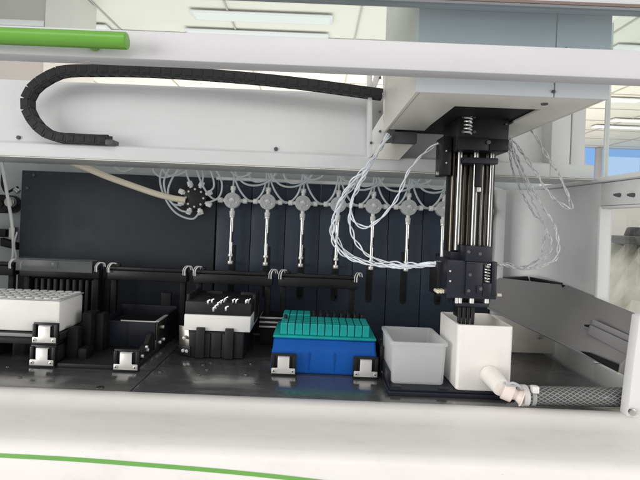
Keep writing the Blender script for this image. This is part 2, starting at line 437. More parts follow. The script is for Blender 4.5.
# satin end plate at the back right of the deck
sp = MB(); xa = at(480, 340, .705).x; xb = at(556, 340, .705).x
sp.prism([(xa, .706, .0008), (xb, .706, .0008), (xb, .706, .030), (xb-.012, .706, .049), (xa, .706, .056)], (0, .003, 0), .0006)
spo = build(sp, 'end_plate', M['satin'], ws)
p = at(539, 337, .705); build(MB().cyl((p.x, .7058, p.z), (p.x, .7030, p.z), .0034, n=16, bev=.0006), 'plate_screw', M['steel'], spo)
# raised glass hatch: bottom profile, solid strip imitating a reflection, green handle
hb = build(MB().box(-.75, .75, .366, .385, .3012, .3238, .0022), 'hatch_bar', M['bar'], ws)
build(MB().box(-.75, .75, .374, .378, .3235, .3574, 0), 'hatch_glass', M['glass'], hb)
tr_ = build(MB().box(-.75, .75, .366, .386, .3575, .42, .001), 'hatch_reflection', M['bar'], ws)  # solid stand-in for the pale reflection along the top of the glass
build(MB().box(-.75, .75, .3650, .3664, .3558, .3580, 0), 'reflection_line', M['reflect_brown'], tr_)  # brown line of the same reflection, made as a thin box
he = at(125, 40, .348); hz = at(60, 37.3, .350).z
hd = MB().cyl((-.75, .3520, hz), (he.x, .3520, hz), .0062, n=32, bev=.0008)
hdo = build(hd, 'hatch_handle', M['green'], hb)
build(MB().cyl((he.x-.030, .354, hz), (he.x-.030, .3658, hz), .0040, n=14), 'handle_stud', M['green'], hdo)
# side glass of the hood
sg = build(MB().box(SX+.006, SX+.009, .40, .6105, .2518, .45, 0), 'side_glass', M['sideglass'], ws)
build(MB().box(SX+.0045, SX+.0105, .6110, .6135, .2518, .45, .0004), 'glass_edge', M['white'], sg)

# ------------------------------------------------------------------ pipetting arm
HY0, HY1, HZ = .41, .622, at(416, 91.5, .41).z
hx0, hx1 = at(416, 91, .41).x, at(609.5, 97, .41).x
arm = root('pipetting_arm', ((hx0+hx1)/2, .52, .05), 'boxy white pipetting arm hanging from the gantry, black head with steel rods below', 'robot arm')
nx0, nx1, ny0 = at(455, 107, .456).x, at(541, 108.5, .456).x, .456
HT = .50
hm = MB()
hm.box(hx0, hx0+.004, HY0+.003, HY1, HZ, HT, .001)                 # left cheek
hm.box(hx1-.004, hx1, HY0+.003, HY1, HZ, HT, .001)                 # right cheek
outl = [(hx0+.0042, HY0+.003), (hx1-.0042, HY0+.003), (hx1-.0042, HY1), (nx1-.001, HY1), (nx1, ny0), (nx0, ny0), (nx0-.001, .548), (nx0-.0, HY1-.04), (hx0+.0042, HY1-.04)]
hm.prism([(x, y, HZ) for x, y in outl], (0, 0, .003), .0005)        # underside with notch
hm.box(hx0+.0045, hx1-.0045, .60, HY1-.001, HZ+.03, HT-.001, 0)
housing = build(hm, 'housing', M['beige'], arm)
fx = at(556, 60, .41).x
build(MB().box(hx0-.0002, fx-.0005, HY0, HY0+.0028, HZ-.0003, HT, .0012), 'front_cover', M['bluewhite'], housing)
build(MB().box(fx+.0005, hx1+.0002, HY0, HY0+.0028, HZ-.0003, HT, .0012), 'front_cover', M['bluewhite'], housing)
for px_, py_ in ((553.5, 91.5), (566, 49)):
    p = at(px_, py_, .409); build(MB().cyl((p.x, .4098, p.z), (p.x, .4085, p.z), .0014, n=12), 'cover_screw', M['darkobj'], housing)
Yu = (HZ-H)*F/(-(-(544.5-CX)*sr + (103.5-CY)*cr)); p = at(544.5, 103.5, Yu)
build(MB().cyl((p.x, p.y, HZ+.0002), (p.x, p.y, HZ-.0012), .003, n=14), 'cover_screw', M['darkobj'], housing)
build(MB().box(nx0-.03, nx1+.003, ny0+.001, HY1-.002, HZ+.0035, HZ+.02, 0), 'cavity_shade_block', M['dark'], housing)  # solid dark block; shade inside the cut-out is its colour
# left bracket with a triangular cut-out
by = .604
def BR(px_, py_): return at(px_, py_, by)
bk = MB()
bk.prism([BR(368.5, 68), BR(372, 68), BR(372.3, 156), BR(368, 158)], (0, .02, 0), .0003)
bk.prism([BR(372.2, 82), BR(375.8, 70), BR(381.5, 73), BR(380.8, 76.5), BR(372.2, 97)], (0, .002, 0), .0003)
bk.prism([BR(372.2, 131), BR(383, 113.5), BR(385.3, 137), BR(372.2, 155.5)], (0, .002, 0), .0003)
bk.prism([BR(383.2, 70), BR(387, 70), BR(387, 136), BR(385.4, 137), BR(383.2, 113)], (0, .002, 0), .0003)
bko = build(bk, 'mounting_bracket', M['white'], arm)
sm = MB()
for px_, py_ in ((380, 78), (380, 112), (380, 131.5), (371, 143)):
    p = BR(px_, py_); sm.cyl((p.x, by-.0003, p.z), (p.x, by-.0022, p.z), .0016, n=10)
build(sm, 'bracket_screw', M['darkobj'], bko)
# dark arm plate and connector box under the housing
build(MB().prism([at(378, 144, .60), at(417, 140.5, .60), at(399, 160, .60), at(372, 158.5, .60)], (0, .003, 0), .0004), 'cable_plate', M['beige'], arm)
build(MB().box(at(393, 137, .585).x, at(418, 137, .585).x, .590, .603, at(400, 142, .585).z, HZ-.0005, .001), 'cable_plate', M['darkobj'], arm)
HD = .515
ub = MB()
def pb(mb, x0, y0, x1, y1, Ya, Yb, bev=.0008):
    a = at((x0+x1)/2, (y0+y1)/2, Ya); w = (x1-x0)/2*Ya/F; h = (y1-y0)/2*Ya/F
    return mb.box(a.x-w, a.x+w, Ya, Yb, a.z-h, a.z+h, bev)
pb(ub, 458, 106.5, 509, 151, HD, .575)
pb(ub, 458.5, 137, 489, 150, HD-.004, HD+.001); pb(ub, 489.5, 139, 509, 150.5, HD-.0025, HD+.001)
ubo = build(ub, 'upper_block', M['black'], arm)
d_ = MB()
for px_, py_, r in ((488, 112.5, .0022), (506, 124.5, .0012), (487, 143, .0022), (463, 117, .0018), (474, 117, .0018), (463, 132, .0018), (474, 132, .0018)):
    p = at(px_, py_, HD); d_.cyl((p.x, HD-.0003-(.004 if py_ > 137 else 0), p.z), (p.x, HD-.002-(.004 if py_ > 137 else 0), p.z), r, n=12, bev=.0003)
build(d_, 'block_screw', M['darkobj'], ubo)
def spring(x0, y0, y1, Y, r, turns):
    a, b = at(x0, y0, Y), at(x0, y1, Y)
    return MB().tube([Vector((a.x + r*math.cos(t*2*PI*turns/60), Y + r*math.sin(t*2*PI*turns/60), a.z + (b.z-a.z)*t/60)) for t in range(61)], .0009, 6, 2)
build(spring(468.5, 116, 134, HD-.004, .0038, 5), 'coil_spring', M['screw'], ubo)
lf = MB(); pb(lf, 442.5, 136, 451.5, 175, .53, .56); lfo = build(lf, 'side_bracket', M['black'], arm)
d_ = MB()
for px_, py_ in ((446, 151), (446, 163)):
    p = at(px_, py_, .53); d_.cyl((p.x, .5297, p.z), (p.x, .5285, p.z), .0009, n=10)
p = at(440, 173, .54); d_.cyl((p.x-.003, .545, p.z), (p.x+.002, .545, p.z), .0022, n=12)
build(d_, 'bracket_pin', M['screw'], lfo)
for px_, y0, y1, Y, r, m in ((452.3, 107, 256, .540, .0031, 'bronze'), (458.2, 107, 250, .532, .0034, 'chrome'), (463.6, 150, 250, .550, .0026, 'bronze'),
                           (469.0, 150, 250, .546, .0022, 'bronze'), (474.3, 150, 250, .530, .0034, 'chrome'), (481, 160, 250, .535, .0020, 'chrome'),
                           (485.3, 152, 250, .538, .0018, 'bronze'), (490.3, 152, 250, .530, .0029, 'chrome')):
    xm = at(px_, 200, Y).x + ((200-y0)*0)
    build(MB().cyl((xm, Y, at(px_, y1, Y).z), (xm, Y, at(px_, y0, Y).z), r, n=18), 'guide_rod', M[m], arm)
rp = MB(); pb(rp, 460, 150, 494, 250, .556, .562, .0005); pb(rp, 448, 107, 461, 262, .551, .560, .0005)
build(rp, 'rear_rail', M['black'], arm)
pl_ = MB(); pb(pl_, 462.5, 157.5, 498.5, 163.5, .520, .548); build(pl_, 'guide_plate', M['blue_black'], arm)
pl_ = MB(); pb(pl_, 476, 163, 482, 187, .522, .529); pb(pl_, 476.5, 187, 481, 192, .522, .528); build(pl_, 'slider', M['black'], arm)
pl_ = MB(); pb(pl_, 477, 187.2, 481, 191.8, .5205, .5222, .0003); build(pl_, 'white_tag', M['screw'], arm)
LB = .508
lb = MB(); pb(lb, 447, 261, 497, 298.7, LB, .56); pb(lb, 450.5, 252, 468, 261.3, LB+.02, .556)
lbo = build(lb, 'lower_block', M['blue_black'], arm)
rs = MB()
pb(rs, 466, 246.5, 492.5, 262, LB-.0035, LB+.03); pb(rs, 466, 262, 482.5, 296, LB-.0035, LB-.0005); pb(rs, 491.8, 262, 496, 296, LB-.0035, LB-.0005)
pb(rs, 482.5, 283, 491.8, 296.5, LB-.0030, LB-.0005); pb(rs, 477, 286, 482.4, 294, LB-.0055, LB-.003)
build(rs, 'cover_plate', M['blue_black'], lbo)
d_ = MB()
for px_, py_, m_ in ((480.5, 254, 0), (480.5, 289, 0), (470.5, 275, 0), (469, 252, 0), (469, 291, 0)):
    p = at(px_, py_, LB-.005); d_.cyl((p.x, LB-.0030, p.z), (p.x, LB-.0060 if py_ == 289 else LB-.0045, p.z), .0018, n=12, bev=.0003)
build(d_, 'block_screw', M['darkobj'], lbo)
d_ = MB()
for px_, py_ in ((450, 271), (450, 281)):
    p = at(px_, py_, LB); d_.cyl((p.x, LB+.0002, p.z), (p.x, LB-.0008, p.z), .0011, n=10)
build(d_, 'indicator_dot', M['screw'], lbo)
build(spring(487.3, 264.5, 282, LB-.002, .0030, 6), 'coil_spring', M['steel'], lbo)
sb = MB(); pb(sb, 437, 262, 447.2, 296, .53, .565); build(sb, 'side_housing', M['black'], arm)
d_ = MB()
for px_ in (437.5, 440.5, 443.5):
    p = at(px_, 291.3, .52); d_.cyl((p.x, .53, p.z), (p.x, .517, p.z+.0), .0020, n=12, bev=.0003)
p = at(497.5, 295, .52); d_.cyl((p.x-.001, .52, p.z), (p.x+.004, .52, p.z), .0018, n=12)
build(d_, 'thumb_screw', M['cream_hose'], arm)
for px_ in (456.5, 460, 471.5, 486.5):
    p0, p1 = at(px_, 297, .5115), at(px_, 303, .5115)
    build(MB().cyl(p1, (p1.x, p1.y, p0.z), .0019 if px_ in (456.5, 460) else .0026, n=14), 'nozzle_collar', M['screw'], arm)
fp = MB(); pb(fp, 455.5, 302.6, 488.5, 307, .516, .545); build(fp, 'foot_plate', M['blue_black'], arm)
nb = MB(); pb(nb, 457.8, 306.5, 474.6, 318, .530, .548, .0006); build(nb, 'nozzle_block', M['black'], arm)
for k in range(8):
    px_ = 459.6 + (k % 4)*4.4; Y = .5285 + (k//4)*.014
    a, b = at(px_, 307, Y), at(px_, 329, Y)
    build(MB().cyl((a.x, Y, b.z), (a.x, Y, a.z), .0020, .0025, 12), 'nozzle', M['black'], arm)

# ------------------------------------------------------------------ cable chain on the beam
cp = path(.606, [(110,140.5),(98,140.3),(80,139.3),(62,138),(47,132.8),(36,123),(29,110),(29,98),(36,87),(47,79),(60,73),(74,71),(95,70.8),(125,71),(155,72),(190,74),(225,76.5),(260,79.5),(295,83.2),(325,87),(350,90.5),(372,93.5),(388,95.5)])
cp = catmull(cp, 12)
chain = root('cable_chain', (cp[0].x, .606, .268), 'black plastic cable chain curling along the white gantry beam', 'cable chain')
L = [0]
for i in range(1, len(cp)): L.append(L[-1] + (cp[i]-cp[i-1]).length)
pitch = .0132; nl = int(L[-1]/pitch)
lm = MB(); w, t = .0055, .0064
for s_ in (-1, 1):
    lm.box(-pitch*.56, pitch*.50, s_*w-.0012, s_*w+.0012, -t, t, .0008)
    lm.box(-pitch*.30, pitch*.36, s_*(w+.0008)-.0009, s_*(w+.0008)+.0009, -t*.62, t*.62, .0006)
lm.box(-pitch*.28, pitch*.30, -w, w, t-.0022, t-.0002, .0004); lm.box(-pitch*.28, pitch*.30, -w, w, -t+.0002, -t+.0022, .0004)
lm.box(-pitch*.52, pitch*.52, -w+.001, w-.001, -t*.86, t*.86, .0004)
BASE['proto'] = Vector((0, 0, 0))
class _P: name = 'proto'
first = None
for k in range(nl):
    s_ = (k+.5)*pitch; i = max(j for j in range(len(L)) if L[j] <= s_)
    f_ = (s_-L[i])/max(1e-9, L[min(i+1, len(L)-1)]-L[i]); p = cp[i].lerp(cp[min(i+1, len(L)-1)], f_)
    d = cp[min(i+2, len(L)-1)] - cp[max(i-1, 0)]
    if first is None:
        bmesh.ops.recalc_face_normals(lm.bm, faces=lm.bm.faces)
        me = bpy.data.meshes.new('chain_link'); lm.bm.to_mesh(me); lm.bm.free(); me.materials.append(M['chain'])
        first = bpy.data.objects.new('chain_link', me); o = first
    else: o = first.copy()
    C.objects.link(o); o.parent = chain; o.location = p - chain.location
    o.rotation_euler = (0, -math.atan2(d.z, d.x), 0)
p = at(113, 141.5, .606)
build(MB().box(p.x-.006, p.x+.004, .597, .615, p.z-.0055, p.z+.001, .0006), 'chain_anchor', M['darkobj'], chain)

# ------------------------------------------------------------------ syringe pumps
PV = .742
vx0 = at(232.5, 200.5, PV).x; vz = at(232.5, 200.5, PV).z; pitch = .0545
pump = root('syringe_pump', (vx0, .76, 0), 'syringe pump on the navy panel, nearest to the black tubing hub', 'syringe pump', 'syringe pumps along the rear panel')
hw = pitch/2
build(MB().box(vx0-hw+.0004, vx0+hw-.0004, .7605, .772, 0, .2403, .0012), 'face_plate', M['navy2'], pump)
so = MB(); zs0, zs1 = at(232, 297, .76).z, at(232, 264, .76).z
so.box(vx0-.0048, vx0+.0048, .7590, .7615, zs0+.0048, zs1+.03, .0005); so.cyl((vx0, .7590, zs0+.0048), (vx0, .7615, zs0+.0048), .0048, n=16)
build(so, 'slot', M['dark'], pump)  # stands proud of the plate; the recess shade is only its dark colour
vb = MB().cyl((vx0, .736, vz), (vx0, .752, vz), .0122, n=28, bev=.001)
vbo = build(vb, 'valve_body', M['valve'], pump)
build(MB().cyl((vx0, .752, vz), (vx0, .7605, vz), .009, n=20), 'valve_base', M['plug'], vbo)
sc = MB()
for k in range(4):
    a = PI/4 + k*PI/2 + .35; sc.cyl((vx0+.0078*math.cos(a), .7362, vz+.0078*math.sin(a)), (vx0+.0078*math.cos(a), .7350, vz+.0078*math.sin(a)), .0014, n=10)
sc.cyl((vx0, .7362, vz), (vx0, .7345, vz), .0042, n=20, bev=.0006)
build(sc, 'valve_cap', M['greywire'], vbo)
for dx, dz in ((-1, 0), (1, 0), (0, 1), (0, -1)):
    pr = MB(); c = Vector((vx0, .744, vz)); d = Vector((dx, 0, dz))
    pr.cyl(c+d*.011, c+d*.0165, .0030, n=12, bev=.0004); pr.cyl(c+d*.0160, c+d*.0225, .0043, .0040, n=8, bev=.0005)
    build(pr, 'port', M['plug'], vbo)
ba = MB(); zt, zb = vz-.0222, at(232, 256, PV).z
ba.cyl((vx0, .744, zb), (vx0, .744, zt), .0029, n=16)
bao = build(ba, 'syringe_barrel', M['barrel'], pump)
rg = MB(); rg.cyl((vx0, .744, zt-.004), (vx0, .744, zt), .0040, n=14, bev=.0005); rg.cyl((vx0, .744, zb-.001), (vx0, .744, zb+.003), .0040, n=14, bev=.0005)
build(rg, 'barrel_collar', M['screw'], bao)
build(MB().box(vx0+.0018, vx0+.0032, .7405, .743, zt-.042, zt-.026, 0), 'graduation_mark', M['dark'], bao)
pg = MB(); pg.cyl((vx0, .744, zb-.008), (vx0, .744, zb-.001), .0016, n=12); pg.cyl((vx0, .744, zb-.013), (vx0, .744, zb-.0075), .0042, n=16, bev=.0008)
pg.cyl((vx0, .744, zb-.0105), (vx0, .7612, zb-.0105), .0024, n=12)
build(pg, 'plunger', M['screw'], pump)
sx = MB(); sx.cyl((vx0-.012, .7603, .232), (vx0-.012, .7595, .232), .0014, n=10); sx.cyl((vx0+.012, .7603, .232), (vx0+.012, .7595, .232), .0014, n=10)
build(sx, 'plate_screw', M['darkobj'], pump)
names = ['second', 'third', 'fourth', 'fifth', 'sixth', 'seventh']
for k in range(1, 8):
    lab = ('syringe pump on the navy panel, %s in line from the black tubing hub' % names[k-1]) if k < 7 else 'last syringe pump in line, hidden mostly behind the steel rods'
    clone(pump, (vx0 + k*pitch, .76, 0), lab)
# tubing hub
hc = at(195, 198, .74)
hub = root('tubing_hub', (hc.x, .76, hc.z-.02), 'black round tubing hub ringed by eight white fittings', 'tubing hub')
build(MB().cyl((hc.x, .738, hc.z), (hc.x, .7598, hc.z), .0185, n=8, bev=.002), 'hub_body', M['blackp'], hub)
fit_end = []
for k in range(8):
    a = PI/8 + k*PI/4
    d = Vector((math.cos(a), 0, math.sin(a))); c = Vector((hc.x, .742, hc.z))
    fm = MB(); fm.cyl(c+d*.017, c+d*.0205, .0028, n=10); fm.cyl(c+d*.0195, c+d*.0275, .0048, .0042, n=6, bev=.0006)
    build(fm, 'fitting', M['plug'], hub); fit_end.append(c+d*.0275)
sc = MB()
for k in range(8):
    a = k*PI/4; sc.cyl((hc.x+.0135*math.cos(a), .7382, hc.z+.0135*math.sin(a)), (hc.x+.0135*math.cos(a), .7368, hc.z+.0135*math.sin(a)), .0017, n=10)
build(sc, 'hub_screw', M['steel'], hub)
build(MB().tube(path(.735, [(185.5,200,.738),(172,198,.735),(155,193.5,.73),(133,186,.725),(108,177,.715),(85,167.5,.705),(66,160,.695),(45,152,.68)]), .0047, 14, 8), 'supply_hose', M['cream_hose'],
      None, 'thick cream hose curving from the beam down to the black hub', 'hose')
# thin tubes
TG = 'thin clear tubes under the gantry beam'
def thin(pts, label, r=.0015):
    build(MB().tube(pts, r, 7, 7), 'clear_tube', M['tube'], None, label, 'tube', TG)
bz = .262
ORD = ['nearest to the black hub', 'second from the black hub', 'third from the black hub', 'fourth from the black hub', 'fifth from the black hub', 'sixth from the black hub', 'seventh from the black hub']
for k in range(7):
    x = vx0 + k*pitch; od = ORD[k]
    if k < 8:
        thin([(x, .744, vz+.022), (x+.001, .743, vz+.032), (x+.006, .735, vz+.045), (x+.012, .72, bz)], 'clear tube from the top port of the pump ' + od)
        thin([(x+.022, .744, vz), (x+.034, .743, vz+.001), (x+.046, .740, vz+.014), (x+.052, .733, vz+.036), (x+.052, .72, bz)], 'clear tube from the right port of the pump ' + od)
        thin([(x-.022, .744, vz), (x-.032, .740, vz+.003), (x-.044, .736, vz+.018), (x-.053, .730, vz+.040), (x-.056, .72, bz)], 'clear tube from the left port of the pump ' + od)
    if k in (0, 1, 3, 4, 5):
        thin([(x+.002, .728, bz), (x+.006, .726, vz+.040), (x+.020, .726, vz+.026), (x+.040, .727, vz+.024), (x+.060, .728, vz+.034), (x+.072, .722, bz)], 'wide sagging clear tube above the pump ' + od)
    if k in (0, 2, 3, 5):
        thin([(x-.010, .722, bz), (x-.004, .724, vz+.046), (x+.010, .725, vz+.036), (x+.026, .724, vz+.040), (x+.036, .720, bz)], 'small clear loop tucked under the beam above the pump ' + od)
    if k in (1, 2, 4, 6):
        thin([(x-.032, .735, bz), (x-.030, .733, vz+.040), (x-.02, .731, vz+.030), (x-.004, .731, vz+.032), (x+.012, .731, vz+.042), (x+.02, .725, bz)], 'short sagging clear tube left of the pump ' + od)
def px3(l): return path(.735, l)
for i, l in enumerate([
    [(192,186.5),(188,178),(186,168),(190,158)], [(201.5,186),(203,176),(200,166),(193,157)], [(208,193),(214,186),(211,172),(203,158)],
    [(208,203),(219,197),(222,184),(216,170),(205,157)], [(200,212),(192,219),(176,213),(165,198),(160,180),(164,165),(172,157)],
    [(190,212),(180,210),(168,198),(164,182),(170,168),(182,157)], [(152,160),(154,172),(164,177.5),(178,172),(188,160)],
    [(108,158),(114,167),(124,171.5),(136,166),(146,158)], [(160,158),(163,170),(172,176),(188,170),(198,158)], [(181,205.5),(172,203),(168,190),(176,172),(190,157)]]):
    thin(px3(l), ['clear tube from the top left of the black hub', 'clear tube from the top right of the black hub', 'clear tube from the upper right fitting of the black hub',
        'clear tube curving wide from the lower right fitting of the black hub', 'longest clear tube looping beneath the black hub', 'clear tube looping left from the bottom fitting of the black hub',
        'clear tube sagging above the hub and left of it', 'clear tube loop hanging alone above the cream hose', 'clear tube sag crossing behind the hub tubes', 'clear tube from the lower left fitting of the black hub'][i])

# ------------------------------------------------------------------ twisted wire bundles
def bundle(Y, pts, label, m, **k):
    build(MB().twist(path(Y, pts), **k), 'wire_bundle', M[m], None, label, 'wire')
bundle(.56, [(389,134,.585),(379,149,.58),(367,167.5),(353,181.5),(339,202),(333,220.6),(332.5,236),(339,249),(351,258.5),(373,265,.555),(395,266,.55),(414,265.5,.545),(432,264,.54),(447,263,.535)],
       'outermost pale twisted wire bundle looping from the arm to the head', 'wire', strands=3, a=.0017, r=.00082, pitch=.040, wob=.8)
bundle(.56, [(388,134,.585),(377,154,.58),(363,178),(354,196),(350,214),(351,230),(357.5,245),(370,256),(389,262.5),(412,264.5,.55),(430,262.5,.54),(447,262.5,.535)],
       'inner pale twisted wire bundle looping from the arm to the head', 'wire', strands=2, a=.0014, r=.00082, pitch=.034, wob=.7)
bundle(.555, [(443,140.5,.55),(429,149),(415,163),(406,177),(398,195.6),(386,213),(371,226),(360,226),(353,219),(351,206),(356,189),(366,172),(378,152,.575),(387,136,.585)],
       'pale twisted wire looping high between the housing and the upper head', 'wire', strands=2, a=.0012, r=.00085, pitch=.036, wob=.6)
bundle(.565, [(390,135,.585),(382,146,.58),(371,165),(358,180),(344,199),(337,218),(336,232),(341,246),(353,256),(374,263.5),(396,267,.55),(416,266.5,.545),(447,264.5,.535)],
       'thin pale wire lying inside the outermost loop', 'wire', strands=2, a=.0012, r=.00075, pitch=.034, wob=.5)
bundle(.555, [(509,118,.545),(515,117.5),(522,121),(531,130),(540,144),(548.6,158),(558,172),(566,191),(571,203),(571.5,208.5),(566,207.5),(556,200),(545,187),(535,172),(527,160),(518,146),(510,138.5,.545)],
       'grey twisted wire hanging farthest right of the head', 'greywire', strands=2, a=.0012, r=.00082, pitch=.034, wob=.7)
bundle(.56, [(509,139,.545),(517,157),(525,175),(534,192),(543,207),(552,221),(557.5,236),(558.5,249),(556,258),(549,263.5),(533,268.7),(513,267),(498,264.5,.54)],
       'grey twisted wire looping from the upper head down to the lower head', 'greywire', strands=2, a=.0011, r=.0007, pitch=.026, wob=.5)
bundle(.567, [(509,141,.545),(514,158),(522,176),(531,196),(538,213),(546,229),(551,243),(548,255),(539,263.5),(526,269.5),(510,266.5),(498,265.5,.54)],
       'grey twisted wire in the middle of three right loops', 'greywire', strands=2, a=.0010, r=.0006, pitch=.024, wob=.5)
bundle(.572, [(508,142,.55),(511,163),(517,182),(526,200),(534,214),(545,226),(543.5,245),(542,254),(535,262),(522,267),(508,264),(498,266,.54)],
       'thinnest grey twisted wire on the inside of three right loops', 'greywire', strands=2, a=.0010, r=.0006, pitch=.022, wob=.5)

# ------------------------------------------------------------------ clips
def make_clip(label):
    t = root('plate_clip', (0, 0, 0), label, 'clip', 'steel clips holding the labware')
    b = MB(); b.box(-.0148, .0148, 0, .005, 0, .0025, .0004); b.box(-.0148, -.0105, .0005, .005, .0025, .0235, .0006); b.box(.0105, .0148, .0005, .005, .0025, .0235, .0006)
    b.box(-.0148, .0148, .0025, .005, .0027, .0252, .0006)
    build(b, 'clip_body', M['black'], t)
    s = MB()
    s.prism([(x, -.0001, z) for x, z in ((-.0138, .0026), (.0138, .0026), (.0138, .0082), (.0130, .0090), (.0068, .0090), (.0068, .0215), (-.0068, .0215), (-.0068, .0090), (-.0130, .0090), (-.0138, .0082))], (0, -.0010, 0), .0003)
    s.box(-.0068, .0068, -.0011, .0030, .0216, .0224, .0003)
    build(s, 'spring_plate', M['clip'], t)
    for s_ in (-1, 1):
        build(MB().cyl((s_*.0110, -.0012, .0056), (s_*.0110, -.0021, .0056), .0023, n=14, bev=.0005), 'clip_screw', M['screw'], t)
        build(MB().cyl((s_*.0110, -.00205, .0056), (s_*.0110, -.0023, .0056), .0009, n=6), 'screw_socket', M['dark'], t)
    return t
def clip_at(px_, py_, Y, label, z=None, first=[None]):
    p = at(px_, py_, Y); loc = (p.x, Y, max(0, p.z) if z is None else z)
    if first[0] is None:
        first[0] = make_clip(label); first[0].location = loc; return first[0]
    return clone(first[0], loc, label)
clip_at(41.5, 368, .557, 'steel clip on the deck, lower of the two stacked before the white well block', 0.0002)
clip_at(44, 347, .560, 'steel clip, upper of the two stacked before the white well block', .0256)
clip_at(125.5, 372, .553, 'steel clip standing alone before the low black plate nest', .0002)
clip_at(283, 376, .562, 'steel clip at the left front corner of the blue tip box', .0002)
clip_at(365.3, 379, .562, 'steel clip at the right front corner of the blue tip box', .0002)

# ------------------------------------------------------------------ white deep-well block
wx1 = at(59.5, 317, .57).x; wz0 = .0375; wz1 = at(60, 301, .57).z
wb = root('well_block', (wx1-.065, .60, wz0), 'white deep well block with glossy round capped top at far left', 'well block')
b = MB(); b.box(wx1-.14, wx1, .570, .628, wz0, wz1, .0035)
build(b, 'block_body', M['wellw'], wb)
b = MB(); b.box(wx1-.1405, wx1+.0004, .5695, .6285, wz1+.0002, wz1+.0014, .0005)
build(b, 'lid_sheet', M['film'], wb)
cap = MB()
for i in range(13):
    for j in range(5):
        x = wx1-.0065-i*.0108; y = .5745+j*.0122
        cap.cyl((x, y, wz1+.0015), (x, y, wz1+.0030), .0047, .0042, 16, .0004)
build(cap, 'well_caps', M['caps'], wb)
# its carrier
car = root('labware_carrier', (wx1-.06, .60, 0), 'black carrier with grey ledge under the white well block', 'carrier')
b = MB(); b.box(wx1-.145, wx1+.004, .568, .632, .0300, .0372, .001); b.box(wx1-.145, wx1-.002, .571, .63, .0225, .0299, .001)
for x in (wx1-.012, wx1-.10): b.box(x, x+.012, .572, .626, .0004, .0224, .001)
build(b, 'carrier_body', M['blackp'], car)
build(MB().box(wx1-.145, wx1-.028, .5655, .5678, .0325, .0362, .0006), 'front_ledge', M['chute2'], car)
b = MB()
b.box(wx1+.0045, wx1+.018, .580, .592, .0004, .042, .0015); b.box(wx1+.012, wx1+.024, .60, .625, .0004, .056, .0015)
b.box(wx1+.024, wx1+.034, .612, .63, .0004, .053, .0015); b.box(wx1+.018, wx1+.03, .578, .598, .0004, .018, .003)
build(b, 'guide_tower', M['dkpost'], car)

# ------------------------------------------------------------------ low black plate nest
nX1 = at(155, 335, .637).x; nX0 = nX1-.086; NY = .637
nest = root('plate_nest', ((nX0+nX1)/2, .65, 0), 'low black plate nest left of the deck seam, pale rim strip on top', 'plate nest')
zt = at(115, 320.8, NY).z
b = MB(); b.box(nX0, nX1, NY, NY+.004, .0052, zt, .0008); b.box(nX0, nX0+.004, NY+.0045, .738, .0052, zt-.004, .0008); b.box(nX1-.004, nX1, NY+.0045, .738, .0052, zt, .0008)
b.box(nX0, nX1, .7345, .7385, .0052, zt+.004, .0008)
b.box(at(127, 330, NY).x-.0008, at(127, 330, NY).x+.0008, NY-.0012, NY+.001, .006, zt-.002, .0003)
build(b, 'nest_wall', M['blue_black'], nest)
build(MB().box(nX0-.002, nX1+.004, .5595, .742, .0004, .0050, .0006), 'nest_base', M['blackp'], nest)
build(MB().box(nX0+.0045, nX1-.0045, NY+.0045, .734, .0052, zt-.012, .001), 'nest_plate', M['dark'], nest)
b = MB(); b.box(at(121, 320, NY).x, nX1+.001, NY-.0012, NY+.0006, zt+.0003, zt+.0016, 0); b.box(nX1-.001, nX1+.0035, NY+.0008, .68, zt+.0003, zt+.0016, 0)
build(b, 'rim_strip', M['clip'], nest)
for xa_, xb_ in ((at(98, 313, .738).x, at(108, 313, .738).x), (at(160, 313, .738).x, at(170, 313, .738).x)):
    build(MB().box(xa_, xb_, .7390, .744, .0052, .062, .001), 'rear_tab', M['blackp'], nest)
sb_ = MB(); sb_.box(nX1+.0003, nX1+.0018, NY+.002, .681, .0165, zt-.001, .0006); sb_.box(nX1+.0003, nX1+.0028, NY-.003, .684, .0052, .0163, .0006)
sbo = build(sb_, 'side_bracket', M['dksteel'], nest)
sc = MB()
for y, z in ((.658, .029), (.648, .0105), (.664, .0105)):
    sc.cyl((nX1+.0015, y, z), (nX1+.0055, y, z), .0024, n=14, bev=.0006)
build(sc, 'bracket_screw', M['screw'], sbo)
cg = MB().prism([(nX1-.006, y, z) for y, z in ((.5665, .0052), (.634, .0052), (.634, .0270), (.622, .0270), (.610, .0175), (.600, .0175), (.590, .0120), (.5665, .0120))], (.006, 0, 0), .0008)
cgo = build(cg, 'corner_guide', M['blackp'], nest)
sc = MB()
for y, z in ((.574, .0085), (.588, .0085), (.606, .0115), (.602, .0160)):
    sc.cyl((nX1-.0002, y, z), (nX1+.0032, y, z), .0021, n=14, bev=.0005)
build(sc, 'guide_screw', M['screw'], cgo)

# ------------------------------------------------------------------ black tube rack with white middle
rX0, rX1, rY = at(189, 340, .621).x, at(244, 340, .621).x, .621
rack = root('tube_rack', ((rX0+rX1)/2, .66, 0), 'black tube rack with white middle tier and steel pins on top', 'tube rack')
wz0_, wz1_ = .0352, .0556
b = MB(); b.box(rX0, rX1, rY, .715, .001, .034, .001)
for k in range(5):
    x = rX0 + (rX1-rX0)*(k+.5)/5; b.box(x-.0062, x+.0062, rY-.002, rY+.001, .001, .033-.001*(k % 2), .0006)
for c in (.22, .74):
    x = rX0 + (rX1-rX0)*c; b.box(x-.0055, x+.0055, rY-.0062, rY-.0021, .001, .0400, .0008)
build(b, 'rack_base', M['blackp'], rack)
wxa, wxb = at(184, 322, rY-.002).x, at(250.5, 322, rY-.002).x
build(MB().box(wxa, wxb, rY-.002, .712, wz0_, wz1_, .001), 'middle_tier', M['wellw'], rack)
